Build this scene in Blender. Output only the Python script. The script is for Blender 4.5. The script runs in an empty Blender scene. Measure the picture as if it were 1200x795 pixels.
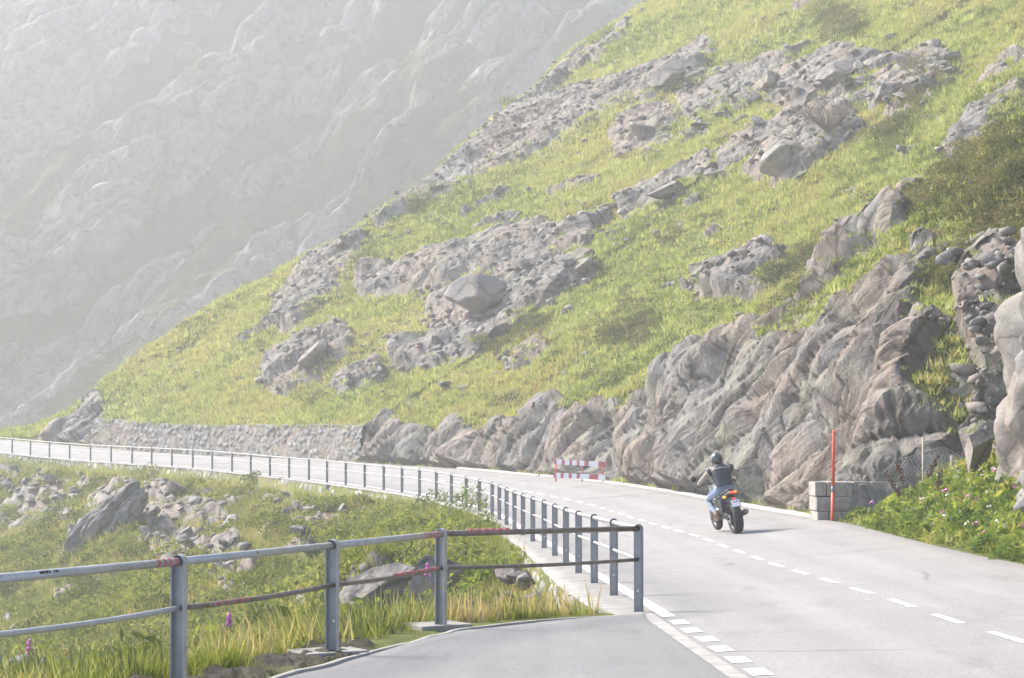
import bpy, bmesh, math, random
import numpy as np
from mathutils import Vector, Matrix, Euler

random.seed(7)
RNG = np.random.default_rng(11)
R = math.radians
scene = bpy.context.scene
COL = scene.collection

# ------------------------------------------------------------------ camera
CAM_Z, FPX, HY = 2.10, 2400.0, 500.0        # eye height, focal length in reference pixels, horizon row
cam_d = bpy.data.cameras.new('camera')
cam = bpy.data.objects.new('camera', cam_d)
COL.objects.link(cam)
cam_d.sensor_width = 36.0
cam_d.lens = FPX / 1200.0 * 36.0
PITCH = math.atan((HY - 397.5) / FPX)
cam.location = (0, 0, CAM_Z)
cam.rotation_euler = (math.pi / 2 + PITCH, 0, 0)
cam_d.clip_start = 0.1
cam_d.clip_end = 3000
scene.camera = cam

# ------------------------------------------------------------------ light
SUN_DIR = Vector((-0.70, 0.34, 0.72)).normalized()      # towards the sun
world = bpy.data.worlds.new('World')
scene.world = world
world.use_nodes = True
wn = world.node_tree
sky = wn.nodes.new('ShaderNodeTexSky')
sky.sky_type = 'NISHITA'
sky.sun_disc = False
sky.sun_elevation = math.asin(SUN_DIR.z)
sky.sun_rotation = math.atan2(SUN_DIR.x, SUN_DIR.y)
sky.air_density = 0.7
sky.dust_density = 4.0
sky.ozone_density = 0.4
sky.altitude = 1800
wn.nodes['Background'].inputs['Strength'].default_value = 0.15
wn.links.new(sky.outputs[0], wn.nodes['Background'].inputs[0])
sun_d = bpy.data.lights.new('sun', 'SUN')
sun_d.energy = 3.6
sun_d.angle = R(17.0)
sun_d.color = (1.0, 0.95, 0.86)
sun = bpy.data.objects.new('sun', sun_d)
COL.objects.link(sun)
sun.rotation_euler = SUN_DIR.to_track_quat('Z', 'Y').to_euler()
scene.view_settings.view_transform = 'Standard'
scene.view_settings.look = 'None'
scene.view_settings.exposure = 1.68
scene.view_settings.gamma = 1.0
scene.render.engine = 'CYCLES'
scene.cycles.max_bounces = 6
scene.cycles.diffuse_bounces = 3
scene.cycles.glossy_bounces = 2
scene.cycles.transmission_bounces = 4
scene.cycles.volume_bounces = 1
scene.cycles.transparent_max_bounces = 8
scene.cycles.use_denoising = True
HAZE_DENSITY = 0.00105

# ------------------------------------------------------------------ small helpers
def tag(o, label=None, cat=None, group=None, kind=None):
    if label: o['label'] = label
    if cat: o['category'] = cat
    if group: o['group'] = group
    if kind: o['kind'] = kind
    return o

def empty(name, loc=(0, 0, 0), rot=(0, 0, 0)):
    o = bpy.data.objects.new(name, None)
    o.empty_display_size = 0.2
    COL.objects.link(o)
    o.location = loc
    o.rotation_euler = rot
    return o

def link(name, me, mat=None, parent=None, smooth=False):
    o = bpy.data.objects.new(name, me)
    COL.objects.link(o)
    for m in (mat if isinstance(mat, (list, tuple)) else [mat]):
        if m is not None: me.materials.append(m)
    if parent is not None: o.parent = parent
    if smooth:
        me.polygons.foreach_set('use_smooth', np.ones(len(me.polygons), dtype=bool))
    return o

def arr_mesh(name, V, F, attrs=None, matidx=None):
    """V (n,3); F (m,k) of one size k or a list of such arrays"""
    me = bpy.data.meshes.new(name)
    Fs = F if isinstance(F, list) else [F]
    V = np.ascontiguousarray(V, dtype=np.float32)
    me.vertices.add(len(V))
    me.vertices.foreach_set('co', V.ravel())
    loops = np.concatenate([f.ravel() for f in Fs]).astype(np.int32)
    sizes = np.concatenate([np.full(len(f), f.shape[1], np.int32) for f in Fs])
    starts = np.concatenate([[0], np.cumsum(sizes)[:-1]]).astype(np.int32)
    me.loops.add(len(loops))
    me.loops.foreach_set('vertex_index', loops)
    me.polygons.add(len(sizes))
    me.polygons.foreach_set('loop_start', starts)
    me.polygons.foreach_set('loop_total', sizes)
    if matidx is not None: me.polygons.foreach_set('material_index', np.asarray(matidx, np.int32))
    for k, a in (attrs or {}).items():
        at = me.attributes.new(k, 'FLOAT', 'POINT')
        at.data.foreach_set('value', np.ascontiguousarray(a, dtype=np.float32))
    me.update(calc_edges=True)
    return me

def grid_faces(nu, nv, keep=None):
    i = np.arange((nu - 1) * (nv - 1))
    a = (i // (nv - 1)) * nv + i % (nv - 1)
    f = np.stack([a, a + nv, a + nv + 1, a + 1], 1)
    return f if keep is None else f[keep]

def smooth01(x, a, b):
    t = np.clip((x - a) / (b - a), 0, 1)
    return t * t * (3 - 2 * t)

def project(P):
    """world points -> reference-photo pixels (1200 wide) and depth; used to read where a surface point lies in the photo"""
    y = P[..., 1]
    return 600 + FPX * P[..., 0] / np.maximum(y, .1), HY - FPX * (P[..., 2] - CAM_Z) / np.maximum(y, .1), y

# ------------------------------------------------------------------ noise (numpy)
def _h(ix, iy, iz, s):
    with np.errstate(over='ignore'):
        h = ix.astype(np.int64).astype(np.uint32) * np.uint32(0x8da6b343) ^ iy.astype(np.int64).astype(np.uint32) * np.uint32(0xd8163841) ^ iz.astype(np.int64).astype(np.uint32) * np.uint32(0xcb1ab31f) ^ np.uint32((s * 0x9e3779b1) & 0xffffffff)
        h ^= h >> np.uint32(15); h *= np.uint32(0x2c1b3c6d); h ^= h >> np.uint32(12); h *= np.uint32(0x297a2d39); h ^= h >> np.uint32(15)
    return h

def _r(h, k=0):
    with np.errstate(over='ignore'):
        g = (h + np.uint32((k * 0x9e3779b1) & 0xffffffff)) * np.uint32(0x85ebca6b)
        g ^= g >> np.uint32(13); g *= np.uint32(0xc2b2ae35); g ^= g >> np.uint32(16)
    return g.astype(np.float32) * np.float32(1 / 4294967296.0)

def vnoise(p, seed=0):
    """value noise in [-1, 1]"""
    i = np.floor(p)
    f = (p - i).astype(np.float32)
    u = f * f * f * (f * (f * 6 - 15) + 10)
    out = 0
    for dx in (0, 1):
        wx = u[:, 0] if dx else 1 - u[:, 0]
        for dy in (0, 1):
            wy = u[:, 1] if dy else 1 - u[:, 1]
            for dz in (0, 1):
                wz = u[:, 2] if dz else 1 - u[:, 2]
                out = out + wx * wy * wz * _r(_h(i[:, 0] + dx, i[:, 1] + dy, i[:, 2] + dz, seed))
    return out * 2 - 1

def fbm(p, octv=4, seed=0, gain=.5):
    a, s, t = 1.0, 0, 0
    for o in range(octv):
        s = s + a * vnoise(p * 2.03 ** o + 17.3 * o, seed + o)
        t += a
        a *= gain
    return s / t

def worley(p, seed=0, jit=.9):
    """F1, F2, hash and offset vector of the nearest jittered cell point"""
    i = np.floor(p)
    n = len(p)
    F1 = np.full(n, 9., np.float32); F2 = np.full(n, 9., np.float32)
    H = np.zeros(n, np.uint32); D = np.zeros((n, 3), np.float32)
    for dx in (-1, 0, 1):
        for dy in (-1, 0, 1):
            for dz in (-1, 0, 1):
                c = i + np.array([dx, dy, dz])
                h = _h(c[:, 0], c[:, 1], c[:, 2], seed)
                o = np.stack([_r(h, 1), _r(h, 2), _r(h, 3)], 1)
                d = (p - (c + .5 + (o - .5) * jit)).astype(np.float32)
                q = np.sqrt((d * d).sum(1))
                m = q < F1
                F2 = np.where(m, F1, np.minimum(F2, q))
                F1 = np.where(m, q, F1)
                H = np.where(m, h, H)
                D = np.where(m[:, None], d, D)
    return F1, F2, H, D

def blocks(p, seed, tilt=.5, off=.5, crack=.25, cw=.12):
    """faceted block relief: every cell is a tilted plane with its own height, cells meet in cracks"""
    F1, F2, H, D = worley(p, seed)
    g = np.stack([_r(H, 4), _r(H, 5), _r(H, 6)], 1) - .5
    h = 2 * tilt * (g * D).sum(1) + off * (_r(H, 7) - .5)
    e = F2 - F1
    return h - crack * (1 - smooth01(e, 0, cw)), e, _r(H, 8)

def slabs(u, v, seed, npl=5, smin=1.0, smax=3.5, floor=-.1):
    """angular broken rock: a union of convex many-sided blocks (each the lowest of a few random planes), plus how deep in a joint the point lies"""
    u = u.astype(np.float32); v = v.astype(np.float32)
    iu, iv = np.floor(u), np.floor(v)
    h1 = np.full(len(u), -9., np.float32); h2 = np.full(len(u), -9., np.float32)
    for du in (-1, 0, 1):
        for dv in (-1, 0, 1):
            H = _h(iu + du, iv + dv, iu * 0, seed)
            x = u - (iu + du + .5 + (_r(H, 1) - .5) * .8); y = v - (iv + dv + .5 + (_r(H, 2) - .5) * .8)
            h = .40 + .60 * _r(H, 3) + (_r(H, 4) - .5) * 1.1 * x + (_r(H, 5) - .42) * 1.1 * y
            for j in range(npl):
                a = 2 * math.pi * (j + .8 * _r(H, 10 + j)) / npl
                s = smin + (smax - smin) * _r(H, 20 + j)
                h = np.minimum(h, .25 + s * (.42 + .22 * _r(H, 30 + j) - np.cos(a) * x - np.sin(a) * y))
            h2 = np.where(h > h1, h1, np.maximum(h2, h))
            h1 = np.maximum(h1, h)
    return np.maximum(h1, floor), np.clip(h1 - h2, 0, 1)

# ------------------------------------------------------------------ materials
def mat_new(name):
    m = bpy.data.materials.new(name)
    m.use_nodes = True
    return m, m.node_tree, m.node_tree.nodes, m.node_tree.links, m.node_tree.nodes['Principled BSDF']

def ramp(nt, fac, stops):
    r = nt.nodes.new('ShaderNodeValToRGB')
    while len(r.color_ramp.elements) < len(stops): r.color_ramp.elements.new(.5)
    for e, (p, c) in zip(r.color_ramp.elements, stops):
        e.position = p
        e.color = (*c, 1) if len(c) == 3 else c
    nt.links.new(fac, r.inputs[0])
    return r.outputs[0]

def noise(nt, vec, scale, detail=5, rough=.55, w=None):
    n = nt.nodes.new('ShaderNodeTexNoise')
    n.inputs['Scale'].default_value = scale
    n.inputs['Detail'].default_value = detail
    n.inputs['Roughness'].default_value = rough
    if vec is not None: nt.links.new(vec, n.inputs['Vector'])
    return n.outputs['Fac']

def mixc(nt, fac, a, b, mode='MIX'):
    n = nt.nodes.new('ShaderNodeMix')
    n.data_type = 'RGBA'
    n.blend_type = mode
    for sock, v in ((n.inputs[0], fac), (n.inputs[6], a), (n.inputs[7], b)):
        if hasattr(v, 'is_linked'): nt.links.new(v, sock)
        elif isinstance(v, (int, float)): sock.default_value = v
        else: sock.default_value = (*v, 1)
    return n.outputs[2]

def math_(nt, op, a, b=0.0, clamp=False):
    n = nt.nodes.new('ShaderNodeMath')
    n.operation = op
    n.use_clamp = clamp
    for sock, v in ((n.inputs[0], a), (n.inputs[1], b)):
        if hasattr(v, 'is_linked'): nt.links.new(v, sock)
        else: sock.default_value = v
    return n.outputs[0]

def bump(nt, height, strength, dist, normal=None):
    b = nt.nodes.new('ShaderNodeBump')
    b.inputs['Strength'].default_value = strength
    b.inputs['Distance'].default_value = dist
    nt.links.new(height, b.inputs['Height'])
    if normal is not None: nt.links.new(normal, b.inputs['Normal'])
    return b.outputs[0]

def objvec(nt, scale=(1, 1, 1), rot=(0, 0, 0)):
    t = nt.nodes.new('ShaderNodeTexCoord')
    m = nt.nodes.new('ShaderNodeMapping')
    m.inputs['Scale'].default_value = scale
    m.inputs['Rotation'].default_value = rot
    nt.links.new(t.outputs['Object'], m.inputs['Vector'])
    return m.outputs[0]

def attr(nt, name):
    a = nt.nodes.new('ShaderNodeAttribute')
    a.attribute_name = name
    return a.outputs['Fac']

def rock_colour(nt, vec, k=1.0, warm=.5, lichen=.35):
    """weathered granite / gneiss: grey with warm and greenish patches, pale seams, speckle"""
    n1 = noise(nt, vec, .22 * k, 6, .6)
    n2 = noise(nt, vec, 1.1 * k, 6, .65)
    n3 = noise(nt, vec, 9 * k, 4, .7)
    base = ramp(nt, n2, [(.28, (.095, .088, .080)), (.45, (.17, .159, .146)), (.6, (.235, .221, .203)), (.75, (.35, .332, .305))])
    w = ramp(nt, n1, [(.44, (0, 0, 0)), (.56, (1, 1, 1))])
    base = mixc(nt, math_(nt, 'MULTIPLY', w, warm), base, (.29, .205, .155))
    l = ramp(nt, noise(nt, vec, .55 * k, 7, .7), [(.5, (0, 0, 0)), (.64, (1, 1, 1))])
    base = mixc(nt, math_(nt, 'MULTIPLY', l, lichen), base, (.20, .20, .125))
    jv = nt.nodes.new('ShaderNodeTexVoronoi'); jv.feature = 'DISTANCE_TO_EDGE'; jv.inputs['Scale'].default_value = .55 * k
    wob = nt.nodes.new('ShaderNodeMix'); wob.data_type = 'VECTOR'; wob.inputs[0].default_value = .35 / k ** .5
    nn = nt.nodes.new('ShaderNodeTexNoise'); nn.inputs['Scale'].default_value = 1.2 * k; nn.inputs['Detail'].default_value = 6; nt.links.new(vec, nn.inputs['Vector'])
    nt.links.new(vec, wob.inputs[4]); nt.links.new(nn.outputs['Color'], wob.inputs[5]); nt.links.new(wob.outputs[1], jv.inputs['Vector'])
    base = mixc(nt, .75, base, ramp(nt, jv.outputs['Distance'], [(.0, (.30, .29, .28)), (.035, (.85, .85, .85)), (.10, (1, 1, 1))]), 'MULTIPLY')
    sp = ramp(nt, n3, [(.3, (.72, .72, .72)), (.5, (1, 1, 1)), (.7, (1.2, 1.2, 1.2))])
    return mixc(nt, .8, base, sp, 'MULTIPLY'), n2, n3

def rock_material(name, k=1.0, scale=(1, 1, 1), rot=(0, 0, 0), warm=.5, lichen=.35, bd=.08):
    m, nt, N, L, P = mat_new(name)
    v = objvec(nt, scale, rot)
    c, n2, n3 = rock_colour(nt, v, k, warm, lichen)
    L.new(c, P.inputs['Base Color'])
    P.inputs['Roughness'].default_value = .85
    P.inputs['Specular IOR Level'].default_value = .3
    nb = noise(nt, v, 2.6 * k, 9, .7)
    L.new(bump(nt, nb, .7, bd), P.inputs['Normal'])
    return m

TURF = [(.25, (.050, .062, .018)), (.42, (.092, .105, .026)), (.55, (.135, .145, .036)), (.68, (.175, .155, .055)), (.82, (.20, .155, .075))]
def turf_colour(nt, vec, k=1.0):
    a = noise(nt, vec, .09 * k, 6, .62)
    b = noise(nt, vec, .9 * k, 6, .7)
    f = math_(nt, 'ADD', math_(nt, 'MULTIPLY', a, .62), math_(nt, 'MULTIPLY', b, .38))
    return ramp(nt, f, [(.34, TURF[0][1]), (.44, TURF[1][1]), (.52, TURF[2][1]), (.60, TURF[3][1]), (.70, TURF[4][1])])

def ground_material(name, k=1.0, rscale=(1, 1, 1), rrot=(0, 0, 0), warm=.5, lichen=.3, soft=.10, bd=.12, turf_k=1.0, gain=(1, 1), fol=None):
    """rock where the 'rock' attribute is high, turf elsewhere, with a ragged border"""
    m, nt, N, L, P = mat_new(name)
    v = objvec(nt)
    vr = objvec(nt, rscale, rrot)
    rc, n2, n3 = rock_colour(nt, vr, k, warm, lichen)
    tc = turf_colour(nt, v, turf_k)
    if gain != (1, 1):
        rc = mixc(nt, 1, rc, (gain[0],) * 3, 'MULTIPLY'); tc = mixc(nt, 1, tc, (gain[1] * .78, gain[1], gain[1] * .85), 'MULTIPLY')
    if fol:                                   # slanting seams along the foliation of the rock
        cx = nt.nodes.new('ShaderNodeCombineXYZ')
        L.new(math_(nt, 'MULTIPLY', attr(nt, 'fol_along'), fol[0]), cx.inputs[0]); L.new(math_(nt, 'MULTIPLY', attr(nt, 'fol_across'), fol[1]), cx.inputs[1])
        fn = nt.nodes.new('ShaderNodeTexNoise'); fn.inputs['Scale'].default_value = 1.0; fn.inputs['Detail'].default_value = 8; fn.inputs['Roughness'].default_value = .62; fn.inputs['Distortion'].default_value = .06
        L.new(cx.outputs[0], fn.inputs['Vector'])
        fl = ramp(nt, fn.outputs['Fac'], [(.36, (0, 0, 0)), (.43, (.55, .55, .55)), (.5, (.62, .62, .62)), (.62, (1, 1, 1))])
        seam = ramp(nt, fn.outputs['Fac'], [(.35, (.42, .40, .38)), (.42, (.88, .88, .87)), (.56, (1.0, 1.0, 1.0)), (.66, (1.22, 1.21, 1.18))])
        rc = mixc(nt, .85, rc, seam, 'MULTIPLY')
    jt = attr(nt, 'joint')
    rc = mixc(nt, math_(nt, 'MULTIPLY', jt, .8), rc, (.045, .042, .034))
    rk = attr(nt, 'rock')
    edge = math_(nt, 'ADD', rk, math_(nt, 'MULTIPLY', math_(nt, 'SUBTRACT', noise(nt, v, 1.3 * k, 8, .7), .5), .9))
    f = ramp(nt, edge, [(.5 - soft, (0, 0, 0)), (.5 + soft, (1, 1, 1))])
    L.new(mixc(nt, f, tc, rc), P.inputs['Base Color'])
    P.inputs['Roughness'].default_value = .9
    P.inputs['Specular IOR Level'].default_value = .2
    hb = mixc(nt, f, noise(nt, v, 3.0 * turf_k, 6, .75), noise(nt, vr, 2.2 * k, 9, .72))
    hb2 = hb
    if fol:
        hb2 = math_(nt, 'ADD', hb, math_(nt, 'MULTIPLY', math_(nt, 'MULTIPLY', fl, f), 1.1))
    L.new(bump(nt, hb2, 1.0, bd), P.inputs['Normal'])
    return m

def leaf_material(name, stops, scale=.5, trans=.45, rough=.6):
    """grass and leaves: colour by plant ('tint') and by place, light passes through"""
    m, nt, N, L, P = mat_new(name)
    v = objvec(nt)
    t = attr(nt, 'tint')
    f = math_(nt, 'ADD', math_(nt, 'MULTIPLY', noise(nt, v, scale, 4, .6), .75), math_(nt, 'MULTIPLY', t, .25))
    c = ramp(nt, f, stops)
    N.remove(P)
    d = N.new('ShaderNodeBsdfDiffuse'); tr = N.new('ShaderNodeBsdfTranslucent'); mx = N.new('ShaderNodeMixShader')
    mx.inputs[0].default_value = trans
    L.new(c, d.inputs[0])
    L.new(mixc(nt, 1.0, c, (1.25, 1.2, .7), 'MULTIPLY'), tr.inputs[0])
    L.new(d.outputs[0], mx.inputs[1]); L.new(tr.outputs[0], mx.inputs[2])
    L.new(mx.outputs[0], N['Material Output'].inputs[0])
    return m

def plain(name, col, rough=.5, metal=0.0, var=.12, vscale=8, bd=0, spec=.5, coat=0):
    m, nt, N, L, P = mat_new(name)
    v = objvec(nt)
    n = noise(nt, v, vscale, 6, .65)
    lo = tuple(c * (1 - var) for c in col); hi = tuple(min(1, c * (1 + var)) for c in col)
    L.new(ramp(nt, n, [(.3, lo), (.7, hi)]), P.inputs['Base Color'])
    P.inputs['Roughness'].default_value = rough
    P.inputs['Metallic'].default_value = metal
    P.inputs['Specular IOR Level'].default_value = spec
    P.inputs['Coat Weight'].default_value = coat
    if bd: L.new(bump(nt, noise(nt, v, vscale * 6, 4, .7), .6, bd), P.inputs['Normal'])
    return m
# ------------------------------------------------------------------ the road line (left edge = line of the railing posts)
_L = np.array([(-40, 4.6, .9), (-15, 3.1, .6), (0, 2.4, .4), (10, 2.0, .24), (16, 1.73, .13), (20.3, 1.55, .05), (23.3, 1.43, 0), (26.2, 1.31, -.07), (30.1, 1.15, -.165),
               (33.1, 1.03, -.24), (37.6, .86, -.33), (42.5, .62, -.39), (44.9, .45, -.42), (52, .0, -.49), (60.4, -.57, -.52), (66, -1.4, -.5), (71.5, -2.44, -.46),
               (76.9, -3.75, -.43), (82.3, -5.35, -.42), (87.7, -7.22, -.385), (93.2, -9.25, -.33), (98.8, -11.67, -.28), (104.3, -14.2, -.19), (109.7, -17.0, -.1),
               (117.8, -21.8, -.03), (123, -25.3, .04), (128, -28.9, .18), (133, -32.4, .36), (139, -37.0, .6), (145, -41.8, .85), (151, -46.8, 1.1)])
def _dense(tab, n=1500):
    d = np.linspace(tab[0, 0], tab[-1, 0], n)
    x = np.interp(d, tab[:, 0], tab[:, 1]); z = np.interp(d, tab[:, 0], tab[:, 2])
    k = 31
    w = np.hanning(k); w /= w.sum()
    pad = lambda a: np.concatenate([2 * a[0] - a[k // 2:0:-1], a, 2 * a[-1] - a[-2:-k // 2 - 1:-1]])
    return np.stack([np.convolve(pad(x), w, 'valid'), d, np.convolve(pad(z), w, 'valid')], 1)
LP = _dense(_L)
LT = np.gradient(LP[:, :2], axis=0); LT /= np.linalg.norm(LT, axis=1)[:, None]
LN = np.stack([LT[:, 1], -LT[:, 0]], 1)                                   # to the right of travel
LS = np.concatenate([[0], np.cumsum(np.linalg.norm(np.diff(LP[:, :2], axis=0), axis=1))])
def lin(a, s): return np.interp(s, LS, a)
def s_of_d(d): return np.interp(d, LP[:, 1], LS)
def road_w(d): return np.interp(d, [0, 20, 30, 42, 60, 80, 100, 130], [5.5, 5.6, 5.8, 6.15, 6.2, 6.4, 6.8, 7.0])
def bank(d): return np.interp(d, [0, 20, 30, 40, 90, 110, 130], [.035, .045, .06, .083, .08, .055, .035])
def on_road(s, off, dz=0.0):
    """point at arc length s, off metres right of the post line"""
    s = np.asarray(s, float); off = np.asarray(off, float)
    d = lin(LP[:, 1], s)
    return np.stack([lin(LP[:, 0], s) + lin(LN[:, 0], s) * off, d + lin(LN[:, 1], s) * off, lin(LP[:, 2], s) + np.where(off > 0, bank(d) * off, 0) + dz], -1)

SMAX = LS[-1]
def strip(name, s, offs, dz, mat, kind='structure', parent=None):
    V = np.concatenate([on_road(s, np.full(len(s), o) if np.isscalar(o) else o, dz) for o in offs])
    n, k = len(s), len(offs)
    V = V.reshape(k, n, 3).transpose(1, 0, 2).reshape(-1, 3)
    F = grid_faces(n, k)[:, ::-1]
    o = link(name, arr_mesh(name, V, F), mat, parent)
    if kind: o['kind'] = kind
    return o

# asphalt: pale, worn, with darker wheel polish and patches
def asphalt(name, lo, hi, bd=.004):
    m, nt, N, L, P = mat_new(name)
    v = objvec(nt)
    a = noise(nt, v, .5, 6, .65); b = noise(nt, v, 60, 3, .8); c = noise(nt, objvec(nt, (2.2, .12, 1)), 1.2, 5, .6)
    f = math_(nt, 'ADD', math_(nt, 'ADD', math_(nt, 'MULTIPLY', a, .4), math_(nt, 'MULTIPLY', b, .25)), math_(nt, 'MULTIPLY', c, .35))
    col = ramp(nt, f, [(.36, lo), (.62, hi)])
    sp = ramp(nt, noise(nt, v, 2.3, 9, .75), [(.70, (1, 1, 1)), (.76, (.62, .6, .58))])
    gr = ramp(nt, noise(nt, v, 26, 5, .85), [(.34, (.74, .73, .72)), (.5, (1, 1, 1)), (.66, (1.2, 1.2, 1.2))])
    st = ramp(nt, noise(nt, objvec(nt, (1, .3, 1)), .9, 8, .7), [(.56, (1, 1, 1)), (.66, (.84, .83, .82))])
    col = mixc(nt, 1, mixc(nt, 1, col, gr, 'MULTIPLY'), st, 'MULTIPLY')
    L.new(mixc(nt, 1, col, sp, 'MULTIPLY'), P.inputs['Base Color'])
    P.inputs['Roughness'].default_value = .8
    P.inputs['Specular IOR Level'].default_value = .35
    L.new(bump(nt, b, .6, bd), P.inputs['Normal'])
    return m
def road_material():
    m = asphalt('road_asphalt', (.220, .207, .195), (.280, .264, .248))
    nt = m.node_tree; P = nt.nodes['Principled BSDF']
    c = P.inputs['Base Color'].links[0].from_socket
    off = attr(nt, 'off')
    wear = ramp(nt, off, [(0, (.80, .79, .78)), (.06, (.97, .97, .97)), (.20, (.90, .90, .90)), (.32, (1.02, 1.02, 1.02)), (.40, (.92, .92, .92)), (.5, (.99, .99, .99)), (.60, (.92, .92, .92)), (.70, (1.02, 1.02, 1.02)), (.80, (.90, .90, .90)), (.93, (.97, .97, .96)), (1, (.74, .73, .71))])
    v = objvec(nt)
    c = mixc(nt, 1, c, wear, 'MULTIPLY')
    vo = nt.nodes.new('ShaderNodeTexVoronoi'); vo.feature = 'DISTANCE_TO_EDGE'; vo.inputs['Scale'].default_value = .22
    w = nt.nodes.new('ShaderNodeMix'); w.data_type = 'VECTOR'; w.inputs[0].default_value = .3
    nn = nt.nodes.new('ShaderNodeTexNoise'); nn.inputs['Scale'].default_value = .9; nn.inputs['Detail'].default_value = 7
    nt.links.new(v, nn.inputs['Vector']); nt.links.new(v, w.inputs[4]); nt.links.new(nn.outputs['Color'], w.inputs[5]); nt.links.new(w.outputs[1], vo.inputs['Vector'])
    cr = ramp(nt, vo.outputs['Distance'], [(.0, (.55, .53, .52)), (.0045, (.75, .74, .73)), (.007, (1, 1, 1))])
    gate = ramp(nt, noise(nt, v, .16, 3, .5), [(.52, (0, 0, 0)), (.56, (1, 1, 1))])
    c = mixc(nt, math_(nt, 'MULTIPLY', gate, .8), c, mixc(nt, 1, c, cr, 'MULTIPLY'))
    nt.links.new(c, P.inputs['Base Color'])
    return m
M_ROAD = road_material() if True else asphalt('road_asphalt', (.225, .212, .200), (.268, .254, .240))
M_LAYBY = asphalt('layby_asphalt', (.155, .149, .143), (.205, .198, .191))
def worn_paint(name, col, thr=.38):
    m, nt, N, L, P = mat_new(name)
    v = objvec(nt)
    n = noise(nt, v, 7, 9, .75)
    L.new(ramp(nt, n, [(thr - .05, (.30, .285, .27)), (thr + .03, tuple(c * .9 for c in col)), (.62, col)]), P.inputs['Base Color'])
    P.inputs['Roughness'].default_value = .6
    return m
M_PAINT = worn_paint('road_paint', (.66, .65, .63), .43)
M_CONC = plain('concrete', (.24, .228, .21), .85, var=.25, vscale=3, bd=.006, spec=.2)
M_KERB = plain('kerb_stone', (.36, .345, .32), .8, var=.2, vscale=5, bd=.004, spec=.2)

s_r = np.linspace(0, SMAX - .5, 420)
offs = [.12] + [None] * 8
w_r = road_w(lin(LP[:, 1], s_r))
road_offs = [np.full(len(s_r), .10)] + [.10 + (w_r - .10) * k / 24 for k in range(1, 25)]
_rd = strip('road', s_r, road_offs, 0.0, M_ROAD)
_a = _rd.data.attributes.new('off', 'FLOAT', 'POINT'); _a.data.foreach_set('value', np.tile(np.linspace(0, 1, len(road_offs)), len(s_r)).astype(np.float32))
# markings
def dashes(name, s0, s1, length, gap, o_fn, width):
    Vs, Fs, n = [], [], 0
    s = s0
    while s < s1:
        ss = np.array([s, s + length / 2, s + length])
        jit = random.uniform(-.01, .01)
        V = np.concatenate([on_road(ss, o_fn(ss) - width / 2 + jit, .005), on_road(ss, o_fn(ss) + width / 2 + jit, .005)])
        Vs.append(V); Fs.append(np.array([[0, 3, 4, 1], [1, 4, 5, 2]]) + n); n += 6
        s += length + gap
    return np.concatenate(Vs), np.concatenate(Fs)
half = lambda ss: road_w(lin(LP[:, 1], ss)) * .5 + .02
V1, F1_ = dashes('c', s_of_d(7.0), SMAX - 3, 1.15, 1.0, half, .095)
V2, F2_ = dashes('e', s_of_d(8.0), s_of_d(22.0), .55, .48, lambda ss: np.full(len(ss), .27), .17)
s_e = np.linspace(s_of_d(22.4), SMAX - 1, 260)
V3 = np.concatenate([on_road(s_e, .17, .005), on_road(s_e, .32, .005)]); n = len(s_e)
F3 = np.stack([np.arange(n - 1), np.arange(n - 1) + n, np.arange(n - 1) + n + 1, np.arange(n - 1) + 1], 1)
Vm = np.concatenate([V1, V2, V3]); Fm = np.concatenate([F1_, F2_ + len(V1), F3 + len(V1) + len(V2)])
link('road_markings', arr_mesh('road_markings', Vm, Fm), M_PAINT)['kind'] = 'structure'

# lay-by surface in front, behind the fence line
def z_left(d): return np.interp(d, LP[:, 1], LP[:, 2])
FENCE = np.array([(-8.6, .5), (-6.5, 5.0), (-4.45, 10.1), (-3.42, 12.8), (-2.5, 15.5), (-1.58, 18.2), (-.72, 21.2), (1.43, 23.3)])
EDGE = np.array([(-8.0, .2), (-5.9, 4.8), (-3.85, 9.9), (-2.8, 12.6), (-1.9, 15.9), (-1.2, 18.3), (-.52, 20.75), (.3, 22.0), (1.05, 22.55), (1.5, 22.95)])
def _layby():
    d = np.linspace(-12, 22.95, 150)
    xr = np.interp(d, LP[:, 1], LP[:, 0]) + .02
    xl = np.interp(d, EDGE[:, 1], EDGE[:, 0]); xl = np.where(d < .2, -8 - (d - .2) * .4, xl)
    k = 12
    V = np.stack([np.stack([xl + (xr - xl) * j / (k - 1), d, z_left(d) + .004 * np.ones_like(d)], 1) for j in range(k)], 1)
    V[:, :, 2] += .012 * np.sin(V[:, :, 0] * 1.7 + V[:, :, 1] * .8)
    V[:, -1, 2] = z_left(d) + .004
    return link('layby_pavement', arr_mesh('layby', V.reshape(-1, 3), grid_faces(150, k)[:, ::-1]), M_LAYBY)
_layby()['kind'] = 'structure'
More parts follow.
